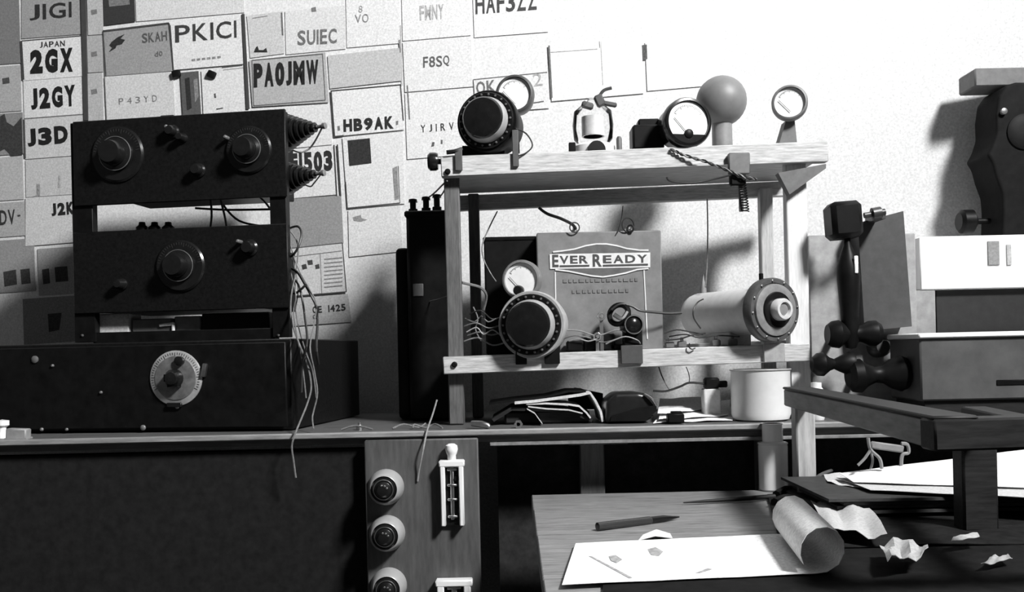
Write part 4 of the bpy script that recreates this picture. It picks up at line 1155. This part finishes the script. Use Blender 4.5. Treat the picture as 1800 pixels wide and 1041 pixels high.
# small things along the front edge
p = zb_at(846, -.075)
b = MB(); b.tube([p + Vector((-.016, .01, .009)), p + Vector((0, 0, .008)), p + Vector((.012, -.004, .005)), p + Vector((.014, -.006, .003))], [.005, .006, .005, .003], 10, 1); tag(b.build('clip', STEEL), 'bright metal crocodile clip right of the left frame post', 'clip')
p = zb_at(911, -.08)
b = MB(); b.lathe([(.0035, -.004), (.0075, -.004), (.0075, .004), (.0035, .004), (.0035, -.004)], facing(0, p + Vector((0, 0, .0068))), 6); tag(b.build('nut', STEEL), 'steel hexagon nut standing on the bench edge', 'nut')
wire('thin white wire sticking up over the bench edge', [(768, 703, -.1), (760, 730, -.105), (751, 756, -.112), (744, 790, -.125), (737, 825, -.118), (734, 846, -.1145)], .0015, WIREW)
for k, (pts, lb) in enumerate(((([(690, 752, -.05), (710, 746, -.04), (735, 748, -.04), (748, 741, -.03)]), 'grey wire offcut on the bench left of the post'), (([(726, 748, -.06), (728, 742, -.05), (748, 739, -.05), (765, 744, -.05), (778, 752, -.07)]), 'looped wire offcut beside the left post foot'), (([(600, 757, -.05), (625, 754, -.05), (655, 756, -.06)]), 'short pale wire offcut on the dark bench'))):
    b = MB(); b.tube([Vector((P(*q).x, q[2], BZ + .002 + .006 * (i % 2))) for i, q in enumerate(pts)], .0016); tag(b.build('wire', WIREG), lb, 'wire')
p = zb_at(632, -.04)
b = MB(); b.lathe([(.006, 0), (.006, .008), (.003, .009), (.003, .013), (0, .013)], Matrix.Translation(p), 12); tag(b.build('screw', STEEL), 'small bright screw standing on the dark bench', 'screw')
p = zb_at(32, -.085)
b = MB(); b.box(p + Vector((0, 0, .0095)), (.034, .02, .018), Matrix.Rotation(.05, 4, 'Y'), .002); b.box(p + Vector((0, 0, .002)), (.036, .022, .003)); tag(b.build('block', mat('grey_block', .24, .6)), 'small grey block on the bench at the left picture edge', 'block')
p = zb_at(4, -.05)
b = MB(); b.lathe([(.009, 0), (.009, .008), (.006, .012), (.006, .018), (.011, .022), (.011, .03), (0, .032)], Matrix.Translation(p), 18); tag(b.build('knob', CERAMIC), 'white china knob at the left end of the bench', 'knob')

# ================================================================= control board on the right
cb = thing('control_board', 'grey control board with hanging black handle and spool shaped knobs', 'control board', zb_at(1515, .08))
b = MB()
xl, xr = P(1424, 550, .08).x, P(1612, 550, .08).x
zt = P(1515, 412, .08).z
b.box(((xl + xr) / 2, .09, (BZ + zt) / 2), (xr - xl, .02, zt - BZ), None, .002); b.build('back_board', mat('board_light', .33, .6, grain=.12), cb)
b = MB(); b.slab([P(x, y, .03) for x, y in ((1508, 392), (1588, 371), (1603, 574), (1520, 582))], (0, 1, 0), .05); b.build('upper_plate', mat('board_mid', .055, .5, grain=.12), cb)
def xlathe(b, L, yc, Y, seg=24, tilt=0.0):     # L: picture x and radius in picture units
    k = S(Y)
    x0_ = L[0][0]
    o = P(x0_, yc, Y)
    b.lathe([(0, 0)] + [(r_ * k, (x_ - x0_) * k) for x_, r_ in L] + [(0, (L[-1][0] - x0_) * k)], along((math.cos(tilt), 0, math.sin(tilt)), o), seg)
b = MB(); fbox(b, 1464, 352, 1519, 417, -.05, .055, .008, Matrix.Rotation(-.06, 4, 'Y')); b.build('block_knob', BLACK, cb)
b = MB(); xlathe(b, [(1519, 5), (1532, 5), (1533, 11), (1548, 11), (1549, 6), (1556, 6)], 379, -.03, 14, .15); b.box(P(1546, 379, -.01) + Vector((0, .02, 0)), (.014, .06, .014)); b.build('shaft', mat('shaft_dark', .06, .4, metal=.4), cb)
c = P(1496, 615, -.03); k = S(-.03)
L = [(612, 9), (600, 14), (575, 15), (545, 16), (520, 18), (490, 20), (468, 19), (448, 13), (432, 7), (418, 5)]
b = MB(); b.lathe([(0, 0)] + [(r_ * k, (615 - y_) * k) for y_, r_ in L] + [(0, (615 - 414) * k)], along((-.012, 0, 1), c), 24); hd = b.build('handle', BLACK, cb)
b = MB(); b.box(P(1497, 467, -.03) + Vector((.001, -.0195, 0)), (.0065, .003, .030), None, .001); b.build('glint_strip', paper(.85), hd)  # white strip laid on as the glint of the handle
b = MB(); xlathe(b, [(1454, 17), (1462, 23), (1474, 25), (1486, 17), (1498, 13), (1514, 16), (1526, 22), (1538, 23), (1547, 17)], 588, -.028); b.build('spool_knob', BLACK, cb)
b = MB(); xlathe(b, [(1427, 12), (1436, 20), (1447, 21), (1458, 12), (1466, 9), (1476, 14), (1492, 21), (1500, 19)], 641, -.028); b.build('spool_knob', BLACK, cb)
b = MB(); xlathe(b, [(1490, 18), (1498, 28), (1512, 30), (1524, 20), (1538, 14), (1552, 16), (1566, 26), (1582, 32), (1592, 28)], 662, -.035, 24, .04); b.build('spool_knob', BLACK, cb)
for px, py in ((1500, 588), (1466, 641), (1540, 662)):
    b = MB(); b.lathe([(.007, 0), (.007, .115), (0, .115)], along((0, 1, 0), P(px, py, -.03)), 12); b.build('spindle', BLACK, cb)
for px, py in ((1542, 610), (1590, 640)):
    b = MB(); b.lathe([(.02, 0), (.018, .02), (.012, .03), (0, .031)], facing(0, P(px, py, .08)), 20); b.build('knob', mat('dim_knob', .05, .5), cb)
# sheets in front of the board
q = [(1432, 728), (1600, 722), (1606, 706), (1440, 710)]
pts = [PZ(x, y, BZ + .002) for x, y in q]
b = MB(); b.sheet([[pts[0].lerp(pts[1], j / 6) + Vector((0, 0, .002 * (j % 2))) for j in range(7)], [pts[3].lerp(pts[2], j / 6) + Vector((0, 0, .003 * (j % 2))) for j in range(7)]], .0006)
tag(b.build('paper_sheet', paper(.75)), 'white sheet on the bench below the spool knobs', 'paper')
b = MB(); c = zb_at(1436, -.04); b.lathe([(.012, 0), (.014, .006), (.014, .05), (.009, .056), (.009, .064), (0, .065)], Matrix.Translation(c), 20); tag(b.build('china_insulator', CERAMIC), 'short white china insulator left of the spool knobs', 'insulator')

# white cupboard with dark open pigeonhole
wc = thing('white_cupboard', 'white cupboard with a dark open pigeonhole behind the grey box', 'cupboard', (P(1760, 700, .06).x, .12, BZ))
X0, X1 = P(1607, 500, .09).x, 1.15
def wbox(nm, x0_, x1_, y0_, y1_, z0_, z1_, mt, bev=.002):
    b = MB(); b.box(((x0_ + x1_) / 2, (y0_ + y1_) / 2, (z0_ + z1_) / 2), (x1_ - x0_, y1_ - y0_, z1_ - z0_), None, bev); return b.build(nm, mt, wc)
zA = P(1720, 414, .09).z; zB = P(1720, 508, .09).z; zC = P(1720, 588, .09).z
YB = .24
LEFTP = mat('stile_grey', .30, .6, grain=.12)
wbox('top_box', X0 + .012, X1, .09, YB, zB, zA, WHITE)
wbox('stile', X0, P(1646, 550, .09).x, .092, YB, BZ + .001, zB, LEFTP)
wbox('base', P(1646, 550, .09).x, X1, .092, YB, BZ + .001, zC, LIGHTGREY)
wbox('back', P(1646, 550, .09).x, X1, YB - .012, YB, zC, zB, DARK)
wbox('shelf_liner', P(1646, 550, .09).x + .001, X1, .096, YB - .014, zC, zC + .003, DARK)
b = MB(); fbox(b, 1646, 508, 1880, 586, .104, .006, .001); b.build('recess_shade', mat('recess_black', .018, .5, grain=.2), wc)  # black panel in the opening, stands in for the pigeonhole's inner shade
for x0_, x1_, y0_, y1_, s_ in ((1737, 1757, 424, 466, .3), (1770, 1778, 430, 466, .5)):
    b = MB(); fbox(b, x0_, y0_, x1_, y1_, .0875, .003, .0005); b.build('label_plate', paper(s_), wc)
# black apparatus on the cupboard
ap = thing('radio_apparatus', 'big black moulded apparatus with a side knob on the white cupboard', 'apparatus', (P(1790, 410, .15).x, .15, zA))
out = [(1722, 413), (1724, 380), (1722, 352), (1712, 325), (1706, 302), (1697, 288), (1706, 272), (1713, 250), (1712, 220), (1716, 190), (1728, 172), (1745, 166), (1790, 167), (1812, 176), (1826, 200), (1834, 250), (1842, 300), (1850, 413)]
b = MB(); pts = [P(x, y, .235) for x, y in out]
pts[0].z = zA; pts[-1].z = zA
b.slab(pts, (0, -1, 0), .09)
bmesh.ops.bevel(b.bm, geom=[e for e in b.bm.edges], offset=.006, segments=3, profile=.6, affect='EDGES')
b.build('housing', mat('black_moulding', .010, .7, grain=.2, spec=.1), ap)
b = MB(); b.lathe([(.034, 0), (.034, .005), (.029, .008), (.014, .010), (0, .010)], facing(0, P(1800, 232, .147)), 36); dl = b.build('dial', mat('dull_black', .012, .6, spec=.15), ap)
b = MB(); b.lathe([(.006, 0), (.006, .008), (0, .010)], facing(0, P(1762, 197, .146)), 14); b.build('stud', mat('dull_bolt', .25), ap)
b = MB(); xlathe(b, [(1685, 15), (1690, 21), (1708, 21), (1714, 12), (1718, 5), (1740, 5)], 390, .19); b.build('side_knob', BLACK, ap)
# grey shelf board on the wall
b = MB(); p0, p1 = P(1703, 142, .2), P(1920, 138, .2); b.box(((p0.x + p1.x) / 2, .21, (p0.z + p1.z) / 2), (p1.x - p0.x, .07, .036), None, .003)
tag(b.build('wall_shelf', mat('shelf_grey', .15, .6, grain=.12)), 'grey wall shelf at the right above the black apparatus', 'shelf')
# grey metal box
gb = thing('grey_box', 'grey metal instrument box with pale top lip on a dark plinth', 'box', (P(1760, 700, -.05).x, -.03, BZ))
GX0, GX1 = P(1618, 650, -.09).x, 1.23
gz0, gz1 = P(1700, 704, -.09).z, P(1700, 592, -.09).z
b = MB(); b.box(((GX0 + GX1) / 2, -.025, (gz0 + gz1) / 2), (GX1 - GX0, .13, gz1 - gz0), None, .003); b.build('case', mat('box_paint', .085, .5, grain=.15, scale=20), gb)
b = MB(); b.box(((GX0 + GX1) / 2 - .001, -.027, gz1 + .003), (GX1 - GX0 + .006, .138, .009), None, .002); b.build('lid_lip', WHITE, gb)
b = MB(); b.box(((GX0 + GX1) / 2 + .004, -.022, (BZ + gz0) / 2), (GX1 - GX0 - .01, .12, gz0 - BZ), None, .001); b.build('plinth', DARK, gb)
b = MB(); fbox(b, 1752, 667, 1860, 677, -.0915, .004, .001); b.build('slot_handle', BLACK, gb)
b = MB(); b.lathe([(.004, 0), (.004, .002), (0, .003)], facing(0, P(1702, 722, -.083)), 12); b.build('plinth_stud', STEEL, gb)

# ================================================================= wooden arm stand over the desk
st = thing('wooden_stand', 'open dark wooden stand with a long arm reaching toward the viewer', 'stand', P(1715, 930, -.48))
az = P(1376, 699, -.16).z
A = P(1376, 699, -.16); B2 = PZ(1640, 766, az)
def bar(b, A, B_, w_, h_, bev=.002):
    A, B_ = Vector(A), Vector(B_); x = (B_ - A).normalized(); y = Z.cross(x).normalized(); z = x.cross(y)
    b.box((A + B_) / 2, ((B_ - A).length, w_, h_), Matrix((x, y, z)).transposed().to_4x4(), bev)
wd = (Vector((1, 0, 0))) * .02
ARM = mat('arm_wood', .16, .5, grain=.2, scale=20, stretch=(1, 1, 6))
b = MB(); bar(b, A + wd, B2 + wd, .036, .0265); b.build('arm', ARM, st)
b = MB(); bar(b, A + wd + Vector((0, 0, .015)), B2 + wd + Vector((0, 0, .015)), .040, .004); b.build('arm_cap', DARK, st)
b = MB(); bar(b, B2 + Vector((.0, .012, 0)), B2 + Vector((.55, .022, .004)), .03, .028); b.build('cross_beam', DARK, st)
LP = PZ(1716, 932, DZ)
b = MB(); b.box((LP.x, LP.y, (DZ + az - .013) / 2 + .0003), (62 * S(LP.y), .03, az - .013 - DZ), None, .003); b.build('leg', DARK, st)
b = MB(); bar(b, Vector((LP.x, LP.y, az - .006)), Vector((LP.x - (LP.x - B2.x) * .3, B2.y + .02, az - .006)), .03, .014); b.build('stay', DARK, st)
p = A + Vector((.030, -.005, 0))
b = MB(); b.box((p.x, p.y, (DZ + az - .013) / 2 + .0003), (.031, .028, az - .013 - DZ), None, .003); b.build('leg', mat('pale_leg', .42, .5, grain=.2, scale=14, stretch=(8, 8, 1)), st)

# ================================================================= on the desk
# glass bottle
c = PZ(1360, 862, DZ); k = S(c.y)
t = thing('glass_bottle', 'clear stoppered glass bottle at the back of the desk', 'bottle', c)
H_ = 118 * k
b = MB(); b.lathe([(22 * k, 0), (25 * k, .003), (25.5 * k, H_ * .66), (24 * k, H_ * .70), (18 * k, H_ * .73), (18 * k, H_ * .985), (20 * k, H_)], Matrix.Translation(c), 36); b.build('glass_body', mat('thick_glass', .9, .12, trans=.0, grain=0, spec=.8), t)
b = MB(); b.ring(24 * k, .002, Matrix.Translation(c + Vector((0, 0, H_ * .70))), 32, 8); b.build('shoulder_ring', CERAMIC, t)
b = MB(); b.lathe([(17 * k, H_ * .9), (17 * k, H_ * 1.0), (0, H_ * 1.0)], Matrix.Translation(c), 24); b.build('stopper', CERAMIC, t)
# dark blotter, and a cloth added in place of dark clutter in shade
b = MB()
bp = [(P(0, 0, 0).x, 0)] 
b.slab([(.062, -.962, DZ + .0005), (1.1, -.962, DZ + .0005), (1.1, -.60, DZ + .0005), (.10, -.60, DZ + .0005)], Z, .003)
tag(b.build('blotter', mat('black_blotter', .010, .9, grain=.2, spec=.05)), 'black blotter pad under the curled drawing sheet', 'blotter')
rows = []
for i in range(9):
    y = -.165 - i * .053
    rows.append([(x0_, y, DZ + .0015 + .004 * abs(math.sin(i * 1.3 + j * 1.7))) for j, x0_ in enumerate([.40 - .012 * i + .09 * q for q in range(9)])])
b = MB(); b.sheet(rows[::-1], .0008)
tag(b.build('added_dark_cloth', mat('added_dark_cloth', .014, .9, grain=.25, spec=.05)), 'rumpled dark cloth added for the shaded clutter right of the sheet', 'cloth')
# curled drawing sheet
z0 = DZ + .0045
bl, brr = PZ(1012, 957, z0), PZ(1385, 940, z0)
fl_, frr = PZ(988, 1030, z0), PZ(1440, 1010, z0)
def curl(s):                                   # along the sheet: flat, then a roll
    L0 = .78
    if s <= L0:
        return s / L0, 0.0
    a = (s - L0) / (1 - L0) * 5.2
    r_ = .031 - .0026 * a
    return 1 + r_ * math.sin(a) / .26, r_ * (1 - math.cos(a)) + .0
rows = []
for i in range(9):
    f = i / 8
    a, c = fl_.lerp(bl, f), frr.lerp(brr, f)
    row = []
    for j in range(49):
        s_ = j / 48
        u, h = curl(s_)
        wv = .0004 * math.sin(u * 9 + f * 3) if u < .95 and h == 0 else 0
        row.append(a.lerp(c, u) + Vector((0, 0, .0012 + h + abs(wv))))
    rows.append(row)
b = MB(); b.sheet(rows, .0005)
ds = tag(b.build('drawing_sheet', paper(.80)), 'large white drawing sheet with its right end rolled up', 'paper')
for poly in ([(1035, 978), (1040, 978), (1112, 1016), (1106, 1017)], [(1070, 978), (1082, 976), (1094, 984), (1084, 990), (1074, 986)], [(1138, 966), (1152, 962), (1166, 970), (1158, 978), (1144, 976)], [(1222, 1008), (1244, 999), (1252, 1001), (1230, 1008)]):
    b = MB(); b.slab([PZ(x, y, z0 + .0017) for x, y in poly], Z, .0002); b.build('pencil_mark', ink(.32), ds, smooth=False)
# scrap behind the sheet
pts = [PZ(x, y, DZ + .001) for x, y in ((1122, 950), (1182, 946), (1178, 938), (1130, 940))]
b = MB(); b.sheet([[pts[0], pts[0].lerp(pts[1], .5) + Z * .004, pts[1]], [pts[3], pts[3].lerp(pts[2], .5) + Z * .006, pts[2]]], .0005)
tag(b.build('paper_scrap', paper(.7)), 'small white paper scrap at the back edge of the drawing sheet', 'paper')
# pen
A, B2 = PZ(1049, 926, DZ + .006), PZ(1194, 909, DZ + .004)
t = thing('pen', 'thick black pen lying on the bare desk wood', 'pen', A.lerp(B2, .5) - Z * .005)
d = B2 - A
b = MB(); b.lathe([(.0, 0), (.0052, .001), (.0056, .01), (.0056, d.length * .62), (.005, d.length * .64)], along(d, A), 16); b.build('barrel', mat('pen_black', .03, .2, grain=0), t)
b = MB(); b.lathe([(.005, d.length * .63), (.0047, d.length * .8), (.0022, d.length * .92), (.0008, d.length), (0, d.length)], along(d, A), 16); b.build('tip', BAKE, t)
A, B2 = PZ(1200, 884, DZ + .004), PZ(1362, 873, DZ + .006)
d = B2 - A
b = MB(); b.lathe([(0, 0), (.001, .002), (.0026, .04), (.0034, d.length * .6), (.004, d.length), (0, d.length)], along(d, A), 12); tag(b.build('pencil', DARK), 'slim dark pencil at the back of the desk', 'pencil')
# dark tools behind the roll
tl = thing('pliers', 'dark pliers lying by the foot of the glass bottle', 'pliers', PZ(1395, 880, DZ))
def onp(px, py, dz):
    return PZ(px, py, DZ) + Z * dz
b = MB(); b.tube([onp(1365, 880, .008), onp(1390, 874, .012), onp(1415, 880, .012), onp(1440, 892, .010)], [.007, .008, .008, .006], 8, 3); b.build('grip', BLACK, tl)
b = MB(); b.tube([onp(1362, 894, .008), onp(1390, 888, .010), onp(1418, 892, .010), onp(1436, 900, .008)], [.007, .008, .008, .006], 8, 3); b.build('grip', BLACK, tl)
b = MB(); b.lathe([(.009, 0), (.009, .01), (0, .011)], Matrix.Translation(onp(1412, 880, .012)), 14); b.build('joint', mat('dull_bolt', .25), tl)
b = MB(); b.tube([onp(1412, 878, .014), onp(1440, 858, .02), onp(1462, 850, .022)], [.006, .005, .003], 8, 3); b.build('jaw', mat('dull_bolt', .25), tl)
# stack of dark folders, with white sheets on top
SY0, SY1 = -.18, -.41
sx0 = P(1482, 900, -.47).x
stack = []
for k in range(4):
    hx = .003 * math.sin(k * 2.1)
    z_ = DZ + .013 + k * .006
    xa = sx0 + .012 * (k % 3) + hx
    rows = []
    for i in range(4):
        y = SY1 + (SY0 - SY1) * i / 3 + .006 * math.sin(k * 1.7)
        rows.append([(xa + (1.12 - xa) * j / 8, y, z_ + .0007 * math.sin(j * .9 + k)) for j in range(9)])
    b = MB(); b.sheet(rows, .004)
    tag(b.build('folder', mat('folder_%d' % (k % 3), (.03, .05, .022)[k % 3], .7, grain=.3)), ('lowest', 'second lowest', 'second highest', 'topmost')[k] + ' dark folder in the stack under the white plan', 'folder', 'dark folders stacked on the desk')
ZT = DZ + .013 + 3 * .006 + .0035
def plan(lab, q, z_, sh, amp, nm='plan_sheet', lift=(0, 0, 0, 0), th=.0006):
    pts = [PZ(x, y, z_ + l) for (x, y), l in zip(q, lift)]
    rows = []
    for i in range(5):
        a, c = pts[0].lerp(pts[3], i / 4), pts[1].lerp(pts[2], i / 4)
        rows.append([a.lerp(c, j / 10) + Z * (amp * (.5 + .5 * math.sin(j * 1.3 + i)) if amp < .0015 else amp * (1 + math.sin(j * .75 + i * 1.1 + amp * 900) * .6 + math.sin(j * 1.5 - i * .7) * .4)) for j in range(11)])
    b = MB(); b.sheet(rows, th)
    return tag(b.build(nm, paper(sh)), lab, 'paper')
plan('large white plan sheet spread over the dark folders under the stand', [(1500, 848), (1880, 860), (1850, 785), (1475, 832)], ZT + .004, .78, .0008, lift=(0, 0, .05, .004))
plan('pale sheet slipping out below the large white plan', [(1530, 862), (1880, 878), (1870, 850), (1470, 840)], ZT + .001, .5, .0008)
plan('crumpled pale sheet with pointed corner left of the dark folders', [(1455, 850), (1520, 862), (1540, 832), (1448, 836)], ZT - .004, .55, .002, 'crumpled_sheet')
plan('crumpled grey sheet under the paper roll', [(1452, 940), (1560, 952), (1520, 886), (1425, 884)], DZ + .012, .42, .006, 'crumpled_sheet')
plan('light crumpled scrap in front of the folders', [(1560, 1000), (1632, 984), (1628, 964), (1546, 962)], DZ + .016, .34, .007, 'crumpled_sheet')
plan('small pale scrap beside the stand leg', [(1672, 952), (1722, 944), (1718, 936), (1676, 944)], DZ + .018, .42, .001, 'paper_scrap')
plan('thin pale scrap at the right end of the dark cloth', [(1724, 996), (1780, 986), (1772, 978), (1740, 982)], DZ + .010, .3, .002, 'paper_scrap')
# bent metal bracket above the plan
mb = thing('wire_bracket', 'bent pale metal bracket with legs standing on the white plan', 'bracket', PZ(1560, 832, ZT + .008))
Yb = -.28
b = MB(); bar(b, P(1530, 782, Yb), P(1588, 790, Yb), .006, .011); b.build('bar', MIDGREY, mb)
b = MB(); b.tube([P(1584, 780, Yb), P(1595, 782, Yb), P(1597, 796, Yb), P(1586, 800, Yb), P(1584, 822, Yb)], .0028); b.build('hook', MIDGREY, mb)
b = MB(); b.tube([P(1526, 770, Yb), P(1530, 790, Yb), P(1546, 806, Yb), P(1550, 824, Yb)], .0026); b.build('leg', MIDGREY, mb)
b = MB(); b.tube([P(1532, 788, Yb), P(1520, 806, Yb), P(1508, 818, Yb)], .0022); b.build('leg', MIDGREY, mb)
b = MB(); b.tube([P(1530, 790, Yb + .02), P(1534, 810, Yb + .02), P(1530, 826, Yb + .02)], .002); b.build('leg', MIDGREY, mb)
